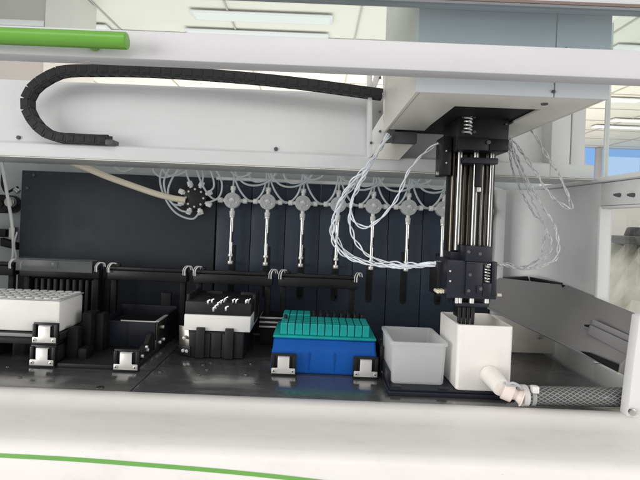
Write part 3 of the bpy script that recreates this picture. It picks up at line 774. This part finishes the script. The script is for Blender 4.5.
b = MB(); b.box(wxa+.0005, wxb, rY-.001, .714, wz1_+.0004, .0725, .001); b.box(wxa-.001, wxa+.003, rY+.01, .70, .0565, .0800, .0008); b.box(wxb-.003, wxb+.001, rY+.035, .70, .040, .0790, .0008)
build(b, 'top_tier', M['blackp'], rack)
for x0, x1 in ((207, 223), (241, 256)):
    build(MB().box(at(x0, 296, .69).x, at(x1, 296, .69).x, .686, .694, .060, at(215, 290.5, .69).z, .001), 'rear_tab', M['blackp'], rack)
rng = random.Random(3)
pin = MB(); 
for px_, py_ in ((208,301),(212,300),(218,303),(221,301),(224,299.5),(226,298),(216,305.5),(213.5,308),(226,307.5),(233,300),(236,300.2),(246,300.6),(248.5,300)):
    z0 = .0726; d = -(px_-CX)*sr + (py_+1-CY)*cr; Y = (H-z0-.003)*F/d; p = at(px_, py_, Y)
    a = rng.uniform(-.5, .5)
    pin.cyl((p.x, p.y, z0+.0002), (p.x+.0008*a, p.y, z0+.0048), .0014, n=10, bev=.0003); pin.cyl((p.x, p.y, z0+.0046), (p.x+.0032, p.y-.001, z0+.0060), .0010, n=8)
build(pin, 'rack_pins', M['steel'], rack)
# leaning steel bracket at the left of the rack
t = root('side_bracket', (at(184, 353, .63).x, .63, 0), 'leaning steel bracket with three screws left of the black tube rack', 'bracket')
P = [at(179, 325, .632), at(188.5, 327, .625), at(190, 354.5, .619), at(179, 353, .628)]
b = MB().prism(P, (.001, .0025, 0), .0005); build(b, 'bracket_plate', M['dksteel'], t)
b = MB(); P2 = [at(178, 345, .626), at(190, 346.5, .617), at(190, 356, .617), at(178, 354, .626)]; b.prism(P2, (0, .003, 0), .0005); build(b, 'bracket_foot', M['black'], t)
sc = MB()
for px_, py_ in ((184.5, 338), (183.3, 350.5), (187, 351)):
    p = at(px_, py_, .620); sc.cyl((p.x, .6265, p.z), (p.x-.0004, .6185, p.z), .0022, n=12, bev=.0005)
build(sc, 'bracket_screw', M['screw'], t)

# ------------------------------------------------------------------ blue tip box with teal rack
tx0, tx1, ty0 = at(269.5, 375, .571).x, at(377, 377, .571).x, .571
tip = root('tip_box', ((tx0+tx1)/2, ty0+.043, 0), 'blue pipette tip box with teal top between two steel clips', 'tip box')
tcx = (tx0+tx1)/2; TD = .0855
b = MB()
b2 = bmesh.new(); vs = []
zlev = ((.0008, 0.0), (.027, -.0015), (.0285, -.0022), (.0415, -.0032))
rings = []
for z, ins in zlev:
    rings.append([b2.verts.new((tx0-ins*-1*1.0, ty0-ins, z)), b2.verts.new((tx1+ins, ty0-ins, z)), b2.verts.new((tx1+ins, ty0+TD+ins, z)), b2.verts.new((tx0-ins, ty0+TD+ins, z))])
    rings[-1][0].co.x = tx0-ins
b2.faces.new(rings[0][::-1]); b2.faces.new(rings[-1])
for i in range(3):
    for k in range(4): b2.faces.new((rings[i][k], rings[i][(k+1) % 4], rings[i+1][(k+1) % 4], rings[i+1][k]))
bmesh.ops.recalc_face_normals(b2, faces=b2.faces)
es = [e for e in b2.edges if e.calc_face_angle(0) > .5]; bmesh.ops.bevel(b2, geom=es, offset=.0016, segments=3, affect='EDGES', clamp_overlap=True)
b._merge(b2)
for x in (tcx-.018, tcx+.012): b.box(x, x+.0006, ty0-.0004, ty0+.003, .004, .026, 0)
build(b, 'box_base', M['blue'], tip)
zl = .0447
b = MB(); b.box(tx0+.0022, tx1-.0022, ty0+.0022, ty0+TD-.0022, .0417, zl, .0008)
lid = build(b, 'tip_plate', M['teal'], tip)
ht = at(325, 324.3, .578).z
tm = MB(); tm.box(-.0040, .0040, -.0040, .0040, 0, ht-zl-.0002, .0009, taper=1.04)
p0 = None
def tipobj(mb, name, m, label, group):
    bmesh.ops.recalc_face_normals(mb.bm, faces=mb.bm.faces)
    me = bpy.data.meshes.new(name); mb.bm.to_mesh(me); mb.bm.free(); me.materials.append(m)
    o = bpy.data.objects.new(name, me); return setp(o, label, 'pipette tip', group)
t1 = tipobj(tm, 'pipette_tip', M['teal'], 'teal square topped pipette tip standing in the blue tip box', 'teal pipette tips in the blue box')
km = MB(); km.cyl((0, 0, 0), (0, 0, ht-zl+.0035), .0030, .0024, 14, .0004); km.box(-.0035, .0035, -.0035, .0035, 0, .006, .0006)
t2 = tipobj(km, 'pipette_tip', M['black'], 'black pipette tip standing at the back of the blue tip box', 'black pipette tips in the blue box')
ox, oy = tcx-.0495, ty0+.0105
for j in range(8):
    for i in range(12):
        blk = (j >= 5 and i >= 4) or (i, j) == (0, 3)
        src = t2 if blk else t1
        o = src.copy(); C.objects.link(o)
        o.location = (ox+i*.009, oy+j*.0092, zl+.0001 + (.002 if j >= 5 and not blk else 0))
        if (i, j) == (0, 3): o['label'] = 'single black pipette tip among the teal tips at the left edge'; del o['group']
sd = root('side_clip', (at(380, 372, .58).x, .58, 0), 'small black side clip with steel screw right of the blue tip box', 'clip')
p = at(378.5, 370, .578)
build(MB().box(p.x+.0005, p.x+.0055, .574, .64, .0005, .036, .001), 'clip_body', M['black'], sd)
sc = MB(); q_ = at(381, 373.5, .572); sc.cyl((q_.x+.003, .5738, .0065), (q_.x+.003, .5705, .0065), .0026, n=12, bev=.0005); sc.cyl((p.x+.0055, .584, .007), (p.x+.0085, .584, .007), .0022, n=12, bev=.0004)
build(sc, 'clip_screw', M['screw'], sd)

# ------------------------------------------------------------------ frames along the rear
FY = .70
def bar_z(px_, py_): return at(px_, py_, FY).z
z1 = at(230, 271.5, FY).z; z0 = at(230, 284.5, FY).z
fw = at(272.5, 278, FY).x - at(193, 278, FY).x
fr0 = root('rack_frame', (0, FY, 0), 'long black rack frame standing behind the tube rack', 'rack frame', 'black rack frames along the rear')
b = MB(); b.box(0, fw, FY, FY+.016, z0, z1-.005, .0012); b.box(.001, fw-.001, FY+.003, FY+.013, z1-.0048, z1, .001)
build(b, 'top_bar', M['black'], fr0)
for x in (.003, fw-.011):
    build(MB().box(x, x+.008, FY+.007, FY+.0145, .0004, z0-.0003, .001), 'post', M['dkpost'], fr0)
for x in (.0028, fw-.0028):
    h = MB(); pts = [(x-.0022, FY-.001, z1-.008), (x-.002, FY-.0015, z1), (x+.001, FY+.002, z1+.005), (x+.005, FY+.007, z1+.004), (x+.0065, FY+.008, z1-.001)]
    h.tube(pts, .0007, 6, 6); h.tube([(p_[0]+.0032, p_[1]-.002, p_[2]) for p_ in pts], .0009, 6, 6)
    build(h, 'wire_hook', M['plug'], fr0)
kb = MB(); kb.cyl((.013, FY+.006, z1), (.013, FY+.006, z1+.004), .004, n=12, bev=.0006); build(kb, 'latch', M['black'], fr0)
def frx(px_): return at(px_, 278, FY).x
lefts = [(193, None), (278.5, 'long black rack frame standing behind the blue tip box'), (107, 'long black rack frame standing behind the low plate nest'),
         (19, 'long black rack frame carrying the smoky clear strip'), (-67, 'long black rack frame cut off by the left edge of the view')]
for px_, lab in lefts:
    loc = (frx(px_), FY, 0)
    if lab is None: fr0.location = loc
    else: clone(fr0, loc, lab)
a_, b_ = frx(17.5), frx(93)
t = MB(); t.box(a_, b_, FY-.006, FY-.003, z1-.010, z1+.0065, .0008); t.box(a_, b_, FY-.006, FY+.012, z1+.0068, z1+.0080, .0004); t.box((a_+b_)/2-.003, (a_+b_)/2+.006, FY-.0072, FY-.0062, z1-.004, z1+.004, .0005)
build(t, 'clear_strip', M['strip'], None, 'smoky clear plastic strip lying on the leftmost full rack frame', 'plastic strip')
# ribbed rack behind the well block
rb = root('ribbed_rack', (at(60, 300, .715).x, .72, 0), 'black ribbed comb rack behind the white well block', 'rack')
a_, b_ = at(26, 300, .715).x, at(96, 300, .715).x
bm_ = MB()
n_ = 11
for k in range(n_):
    x = a_ + (b_-a_)*(k+.5)/n_; bm_.box(x-.0024, x+.0024, .714, .740, .001, z0-.004, .0006)
build(bm_, 'rack_ribs', M['blackp'], rb)
build(MB().box(a_, b_, .7405, .745, .001, z0-.003, .0006), 'rack_back', M['dark'], rb)
# shelf slats glimpsed between rack and tip box
sh = root('slotted_shelf', (at(268, 330, .70).x, .72, 0), 'low slotted shelf with three pale edges between tube rack and blue box', 'shelf')
a_, b_ = at(259, 330, .695).x, at(283, 330, .695).x
bm_ = MB()
for py_ in (318, 322.5, 327):
    z = at(270, py_, .695).z; bm_.box(a_, b_, .695, .74, z-.0012, z+.0012, .0004)
build(bm_, 'shelf_edges', M['clip'], sh)
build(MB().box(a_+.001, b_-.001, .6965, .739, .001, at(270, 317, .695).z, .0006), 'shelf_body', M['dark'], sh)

# ------------------------------------------------------------------ tray, bin and their base
BZ = .008
bx0, bx1 = .0855, .2215
pb0 = root('bin_base', ((bx0+bx1)/2, .56, 0), 'thin black base plate under the frosted tray and white bin', 'base plate')
b = MB(); b.box(bx0, bx1, .512, .612, .0005, .0045, .0008); b.box(bx0+.002, bx1-.002, .514, .610, .0046, BZ-.0004, .0008)
build(b, 'plate', M['blue_black'], pb0)
build(MB().box(bx0+.001, bx0+.005, .53, .610, BZ-.0003, .020, .0006), 'side_lip', M['blue_black'], pb0)
for xa_, xb_ in ((bx0+.003, bx0+.014), (.139, .150)):
    build(MB().box(xa_, xb_, .5125, .5155, BZ-.0003, .0105, .0006), 'locating_lip', M['blue_black'], pb0)
def open_box(x0, x1, y0, y1, z0, z1, th, taper, bev, rim=0, rimh=.002):
    """open topped, thick walled box, narrower at the foot"""
    b2 = bmesh.new()
    cx_, cy_ = (x0+x1)/2, (y0+y1)/2
    def ring(ins, z, t):
        hx, hy = (x1-x0)/2*t-ins, (y1-y0)/2*t-ins; r = max(.0008, bev-ins*.5); vs = []
        for sx_, sy_, a0 in ((1, -1, -PI/2), (1, 1, 0), (-1, 1, PI/2), (-1, -1, PI)):
            for k in range(5):
                a = a0 + k*PI/8
                vs.append(b2.verts.new((cx_+sx_*(hx-r)+r*math.cos(a), cy_+sy_*(hy-r)+r*math.sin(a), z)))
        return vs
    R = [ring(.0012, z0, taper), ring(0, z0+.0015, taper)]
    if rim:
        R += [ring(0, z1-rimh, 1), ring(-rim, z1-rimh+.0002, 1), ring(-rim, z1, 1)]
    else: R += [ring(0, z1-.0006, 1), ring(.0006, z1, 1)]
    R += [ring(th-.0004, z1, 1), ring(th, z1-.0006, 1), ring(th, z0+th, taper)]
    n = len(R[0])
    for a, c in zip(R, R[1:]):
        for k in range(n): b2.faces.new((a[k], a[(k+1) % n], c[(k+1) % n], c[k]))
    b2.faces.new(R[0][::-1]); b2.faces.new(R[-1])
    return MB()._merge(b2)
tx_0, tx_1 = at(391.5, 343, .523).x, at(448.5, 344, .523).x
tz1 = at(420, 343, .523).z
tr = root('reagent_tray', ((tx_0+tx_1)/2, .56, BZ), 'empty frosted clear plastic tray beside the white bin', 'tray')
build(open_box(tx_0+.0012, tx_1-.0012, .5245, .600, BZ+.0002, tz1, .0016, .955, .004, .0016, .0035), 'tray_body', M['tray'], tr)
b = MB(); m_ = at(419, 381, .524)
for k, w_ in enumerate((.0022, .003, .0022)): b.box(m_.x-.005+k*.0036, m_.x-.005+k*.0036+w_, .5262, .5268, m_.z-.0012, m_.z+.0006, 0)
build(b, 'moulded_mark', M['film'], tr)
wx0_, wx1_ = at(457.5, 345, .511).x, at(513.5, 350, .511).x
wzt = at(458, 325, .511).z
bn = root('waste_bin', ((wx0_+wx1_)/2, .55, BZ), 'tall open white plastic bin below the black head', 'bin')
build(open_box(wx0_, wx1_, .5125, .586, BZ+.0002, wzt, .0032, .985, .0035), 'bin_body', M['binw'], bn)
sp0, sp1 = at(489, 374, .512), at(502, 388, .488)
build(MB().cyl(sp0+Vector((0, .002, 0)), sp1, .0098, .0092, 24, .0006), 'spout', M['binw'], bn)
# fitting and hose
ft = root('hose_connector', (at(513, 394, .485).x, .485, .0005), 'pinkish white flared hose connector at the spout of the bin', 'connector')
c0, c1 = at(503, 389, .487), at(517, 395.5, .482)
d = (c1-c0).normalized()
b = MB(); b.cyl(c0, c0+d*.010, .0098, .0092, 24, .0008); b.cyl(c0+d*.0098, c1, .0062, .0046, 20); b.cyl(c1-d*.0006, c1+d*.0042, .0048, .0074, 24); b.cyl(c1+d*.0042, c1+d*.0056, .0090, .0090, 26, .0006)
build(b, 'connector_body', M['pink'], ft)
b = MB(); p = at(507, 384.5, .482); b.box(p.x-.002, p.x+.010, .478, .488, p.z-.0008, p.z+.0008, .0005)
b.tube([at(506, 385, .480), at(513, 383, .478), at(520, 386.5, .479), at(523, 391, .484)], .0013, 8)
build(b, 'connector_clip', M['film'], ft)
h0, h1 = at(524, 395.5, .494), at(650, 398.5, .494)
pts = [h0, at(545, 395.8, .494), at(570, 396.2, .494), at(600, 396.8, .494), at(622, 397, .497), at(645, 397.5, .503)]
for v in pts: v.z = max(v.z, .0103)
hs = root('braided_hose', (pts[2].x, .494, 0), 'grey braided drain hose lying on the deck beside the white bin', 'hose')
build(MB().tube(pts, .0097, 28, 10, uvs=(16, 150)), 'hose_wall', M['braid'], hs)
for px_, w_ in ((523.5, .006), (531, .004)):
    p = at(px_, 395, .494); p.z = pts[0].z
    build(MB().cyl((p.x-w_/2, p.y, p.z), (p.x+w_/2, p.y, p.z), .0108 if w_ > .005 else .0104, n=26, bev=.0005), 'hose_ferrule', M['plug'] if w_ > .005 else M['film'], hs)
p = at(534, 389, .486); build(MB().box(p.x-.003, p.x+.004, .482, .489, p.z-.0035, p.z+.0035, .001), 'ferrule_lug', M['plug'], hs)

# ------------------------------------------------------------------ grey chute on the right
ch = root('waste_chute', (.31, .62, .02), 'dark grey sheet metal chute slanting to the right side wall', 'chute')
A = at(488, 308, .715); B = at(632, 377.5, .53); Cc = at(642, 316, .517); D = at(497, 277.5, .755); E = at(565, 285, .675)
nrm = Vector((.35, .75, -.3)).normalized()*.0022
def edge(pl, n=24):
    L_ = [0]
    for i in range(1, len(pl)): L_.append(L_[-1] + (pl[i]-pl[i-1]).length)
    out = []
    for k in range(n+1):
        s_ = L_[-1]*k/n; i = min(max(j for j in range(len(L_)) if L_[j] <= s_ + 1e-9), len(pl)-2)
        out.append(pl[i].lerp(pl[i+1], (s_-L_[i])/(L_[i+1]-L_[i])))
    return out
lo_, hi_ = edge([A, B]), edge([D, E, Cc])
f1 = [[a_.lerp(b_, j/8) for a_, b_ in zip(lo_, hi_)] for j in range(9)]
cm = MB().sheet(f1); cm.sheet([[p_+nrm for p_ in r_] for r_ in f1])
for e_ in (lo_, hi_): cm.sheet([e_, [p_+nrm for p_ in e_]])
bmesh.ops.remove_doubles(cm.bm, verts=cm.bm.verts, dist=1e-6)
build(cm, 'chute_sheet', M['chute'], ch)
top = MB(); top.prism([D + Vector((0, .003, 0)), at(528, 276.3, .735), at(529.5, 281, .735), D + Vector((0, .003, -.010))], (0, .0022, 0), .0003)
top.prism([at(530, 276.8, .734), at(563, 283, .69), at(562, 286, .69), at(531, 281.5, .734)], (0, .0022, 0), .0003)
build(top, 'top_flange', M['black'], ch)
build(MB().prism([at(562, 284.5, .672), at(566, 285.5, .672), at(564, 291, .672)], (0, .002, 0), 0), 'notch', M['dark'], ch)
e = MB(); e.tube([A, B], .0016, 8, 0); build(e, 'lower_hem', M['chute2'], ch)
pk = MB()
a_, b_, c_, d_2 = at(590, 319.5, .58), at(638, 341, .523), at(636, 361, .527), at(586, 334, .585)
off = Vector((-.1, -.9, .25)).normalized()*.008
pk.prism([a_+off, b_+off, at(637.5, 347, .525)+off, at(589, 324.5, .58)+off], -off*.9, .0008)
pk.prism([at(589, 325, .58)+off*.6, at(637.5, 347.5, .525)+off*.6, c_+off*.6, d_2+off*.6], -off*.5, .0008)
build(pk, 'slot_cover', M['chute2'], ch)
p = at(586.5, 325, .588); build(MB().box(p.x-.004, p.x+.002, p.y-.008, p.y-.002, p.z-.001, p.z+.001, .0003), 'slot_pin', M['dark'], ch)
build(MB().prism([at(581, 351, .583), at(590, 352.5, .570), at(622, 366, .533), at(619, 372, .531), at(600, 362, .555)], (0, .003, -.001), .0003), 'under_slot', M['dark'], ch)
build(MB().prism([at(621, 364, .526), at(626.5, 358.5, .524), at(634, 358, .522), at(634, 378, .522), at(619.5, 373, .526)], (0, .003, 0), .0008), 'corner_tab', M['chute2'], ch)
# white disc glimpsed under the chute
dc = at(627, 374, .56); build(MB().cyl((dc.x, .556, dc.z), (dc.x+.004, .562, dc.z-.002), .012, n=28, bev=.001), 'round_cap', M['cream_hose'], ch, 'round cream cap')

# ------------------------------------------------------------------ bits at the far left, behind the panel edge
mo = root('drive_motor', (at(6, 230, .785).x, .79, .15), 'dark round drive motor and bracket at the left rear wall', 'motor')
p = at(4, 204, .775); b = MB(); b.cyl((p.x, .765, p.z), (p.x, .7995, p.z), .015, n=24, bev=.002); b.cyl((p.x, .762, p.z), (p.x, .766, p.z), .006, n=16)
build(b, 'motor_body', M['black'], mo)
p2 = at(0, 233, .775); b = MB(); b.box(p2.x-.02, p2.x+.012, .77, .799, p2.z-.006, p2.z+.006, .001); build(b, 'motor_bracket', M['black'], mo)
build(MB().prism([at(0, 238, .77), at(16, 243, .77), at(17, 250, .77), at(0, 246, .77)], (0, .01, 0), .0005), 'motor_arm', M['black'], mo)
p = at(10, 202, .765); build(MB().cyl((p.x, .762, p.z), (p.x, .77, p.z), .008, n=18, bev=.001), 'motor_pulley', M['steel'], mo)
p = at(13, 232, .77); build(MB().box(p.x-.004, p.x+.006, .765, .775, p.z-.012, p.z+.008, .001), 'steel_block', M['steel'], mo)
build(MB().cyl(at(15, 189, .765), at(19, 192, .765), .004, n=12), 'cable_gland', M['steel'], mo)
build(MB().tube(path(.765, [(2,160),(3,172),(2,183),(6,192),(14,189),(18,187)]), .002, 8), 'black_cable', M['black'], None, 'black cable bending to the left edge of the navy panel', 'cable')
build(MB().tube(path(.755, [(1,160),(5,182),(9,205),(12,225),(13.5,250),(11,270),(14,292)]), .0024, 8), 'white_cable', M['plug'], None, 'white cable hanging down beside the left edge of the navy panel', 'cable')
build(MB().tube(path(.752, [(17,232),(14,245),(16,258),(13,275),(15,290)]), .0013, 8), 'clear_tube', M['tube'], None, 'thin clear tube at the left edge of the navy panel', 'tube')

# ------------------------------------------------------------------ the room behind
CZ = H + 1.4
def st(o): return setp(o, kind='structure')
build(MB().box(-9, 9, 1.6, 9.0, CZ, CZ+.05, 0), 'room_ceiling', M['ceil'], kind='structure')
gl = MB()
for k in range(12): gl.box(-9, 9, 1.9+k*.6, 1.9+k*.6+.012, CZ-.006, CZ-.001, 0)
for k in range(-10, 11): gl.box(k*.9+.25-.005, k*.9+.25+.005, 1.62, 8.8, CZ-.0125, CZ-.0065, 0)
build(gl, 'ceiling_grid', M['greyp'], kind='structure')
build(MB().box(-9, 9, 8.2, 8.25, -1.0, CZ-.013, 0), 'room_wall', M['roomwall'], kind='structure')
def lamp(px0, px1, py, label, first=[None]):
    d = -(((px0+px1)/2)-CX)*sr + (py-CY)*cr; Y = (CZ-H)*F/(-d)
    xa, xb = at(px0, py, Y).x, at(px1, py, Y).x
    t = root('ceiling_light', ((xa+xb)/2, Y, CZ-.06), label, 'ceiling light', 'strip lights on the room ceiling')
    build(MB().box(xa-.02, xb+.02, Y-.08, Y+.08, CZ-.022, CZ-.014, .003), 'lamp_housing', M['white'], t)
    build(MB().box(xa, xb, Y-.06, Y+.06, CZ-.027, CZ-.0225, .002), 'lamp_diffuser', M['lamp'], t)
lamp(74, 108, 26, 'short strip light beyond the end of the green handle')
lamp(195, 330, 15, 'long strip light seen through the hatch, nearest of the middle pair'); lamp(190, 326, 33, 'long strip light just above the white hatch bar, farther of the middle pair')
lamp(614, 660, 47, 'strip light right of the housing, just above the hatch bar'); lamp(603, 640, 98.5, 'strip light right of the housing below the hatch bar')
lamp(612, 665, 119.5, 'far strip light at the right edge, upper of the far pair'); lamp(594, 650, 126, 'far strip light at the right edge, lower of the far pair')
wd = root('room_window', (6.0, 8.19, 0), 'large blue window in the far room wall at right', 'window')
za, zb_ = at(600, 148, 8.1).z, at(600, 196, 8.1).z
xa, xb = at(575, 160, 8.1).x, 8.8
build(MB().box(xa, xb, 8.14, 8.19, zb_-.9, za, 0), 'window_pane', M['winblue'], wd)
build(MB().box(at(606, 160, 8.1).x, at(640, 160, 8.1).x, 8.10, 8.135, zb_-.5, at(620, 157, 8.1).z, 0), 'window_pane', M['winblue2'], wd)
b = MB(); b.box(xa-.1, xb, 8.08, 8.19, za+.003, za+.09, .005)
for px_ in (599,): x = at(px_, 160, 8.05).x; b.box(x-.05, x+.05, 8.04, 8.095, zb_-.9, za, .005)
build(b, 'window_frame', M['greyp'], wd)
# column and grey partition on the left
xa, xb = at(44, 30, 3.0).x, at(74, 30, 3.0).x
build(MB().box(xa, xb, 3.0, 3.3, -1.0, CZ-.013, .01), 'room_column', M['post'], None, 'pale square room column behind the green handle', 'column')
pt = root('room_partition', (xa-1.2, 3.05, -1), 'greyish partition with a white band left of the pale column', 'partition')
build(MB().box(-4.6, xa-.004, 3.02, 3.1, -1.0, CZ-.013, .004), 'partition_panel', M['greyp'], pt)
build(MB().box(-4.6, xa-.004, 3.0, 3.0195, at(20, 25, 3).z, at(20, 19.5, 3).z, .004), 'partition_band', M['white'], pt)  # white band across the grey panel
# bench with wrapped package outside the side window
bnch = root('side_bench', (.95, 1.0, -.2), 'pale bench with a raised back outside the side window', 'bench')
build(MB().box(.55, 1.9, .8, 1.45, -.04, 0, .004), 'bench_top', M['post'], bnch); build(MB().box(.55, 1.9, 1.46, 1.50, -.04, .34, .004), 'bench_back', M['post'], bnch)
build(MB().box(.60, 1.85, .85, 1.4, -.9, -.041, .004), 'bench_cabinet', M['white'], bnch)
g = []
rg = random.Random(5)
for i in range(26):
    row = []
    for j in range(26):
        u, v = i/25, j/25
        hgt = .155*min(1, 6*min(u, 1-u, v, 1-v)+.02) + rg.uniform(-.008, .008)
        row.append(Vector((.62+.8*u + rg.uniform(-.006, .006), .95+.4*v + rg.uniform(-.006, .006), .001+max(0, hgt))))
    g.append(row)
build(MB().sheet(g), 'wrapped_package', M['bag'], None, 'crinkled cream wrapped package on the bench outside the side window', 'package', flat=True)
q = at(628, 243, 1.15); b = MB(); b.box(q.x-.05, q.x+.08, 1.05, 1.2, .157, .175, .006); b.cyl((q.x+.01, 1.12, .174), (q.x+.01, 1.12, .196), .035, .028, 20, .004)
build(b, 'desk_gadget', M['darkobj'], None, 'dark grey rounded gadget lying on the wrapped package', 'gadget')

# ------------------------------------------------------------------ light
w = bpy.data.worlds.new('World'); S.world = w; w.use_nodes = True
nt = w.node_tree; nt.nodes.clear()
bg = nt.nodes.new('ShaderNodeBackground'); bg.inputs[0].default_value = (1.0, .985, .96, 1); bg.inputs[1].default_value = .46
o_ = nt.nodes.new('ShaderNodeOutputWorld'); nt.links.new(bg.outputs[0], o_.inputs[0])
def area(name, loc, tgt, sx_, sy_, power, col=(1, .97, .92)):
    l = bpy.data.lights.new(name, 'AREA'); l.shape = 'RECTANGLE'; l.size = sx_; l.size_y = sy_; l.energy = power; l.color = col
    o = bpy.data.objects.new(name, l); C.objects.link(o); o.location = loc
    o.rotation_euler = (Vector(tgt)-Vector(loc)).to_track_quat('-Z', 'Y').to_euler()
area('ceiling_lamp', (.1, -1.7, 1.9), (0, .45, 0), 2.6, 1.0, 22, (1, .97, .94))
area('front_fill_light', (-3.0, -1.5, .42), (.15, .6, .1), 2.0, 1.5, 70, (1, .985, .965))  # added unseen front light, set low at left to brighten the inner walls
area('front_fill_light', (3.0, -1.7, .42), (.0, .6, .1), 2.0, 1.5, 32, (1, .985, .965))  # weaker added partner from the right, also out of view
area('ceiling_fill', (0, 4.5, -.6), (0, 4.5, 2), 8, 5, 185, (1, .97, .92))  # added fill with no visible source, aimed up to brighten the ceiling
S.view_settings.view_transform = 'Standard'; S.view_settings.look = 'None'; S.view_settings.exposure = .12; S.view_settings.gamma = 1
S.cycles.max_bounces = 10; S.cycles.transparent_max_bounces = 16
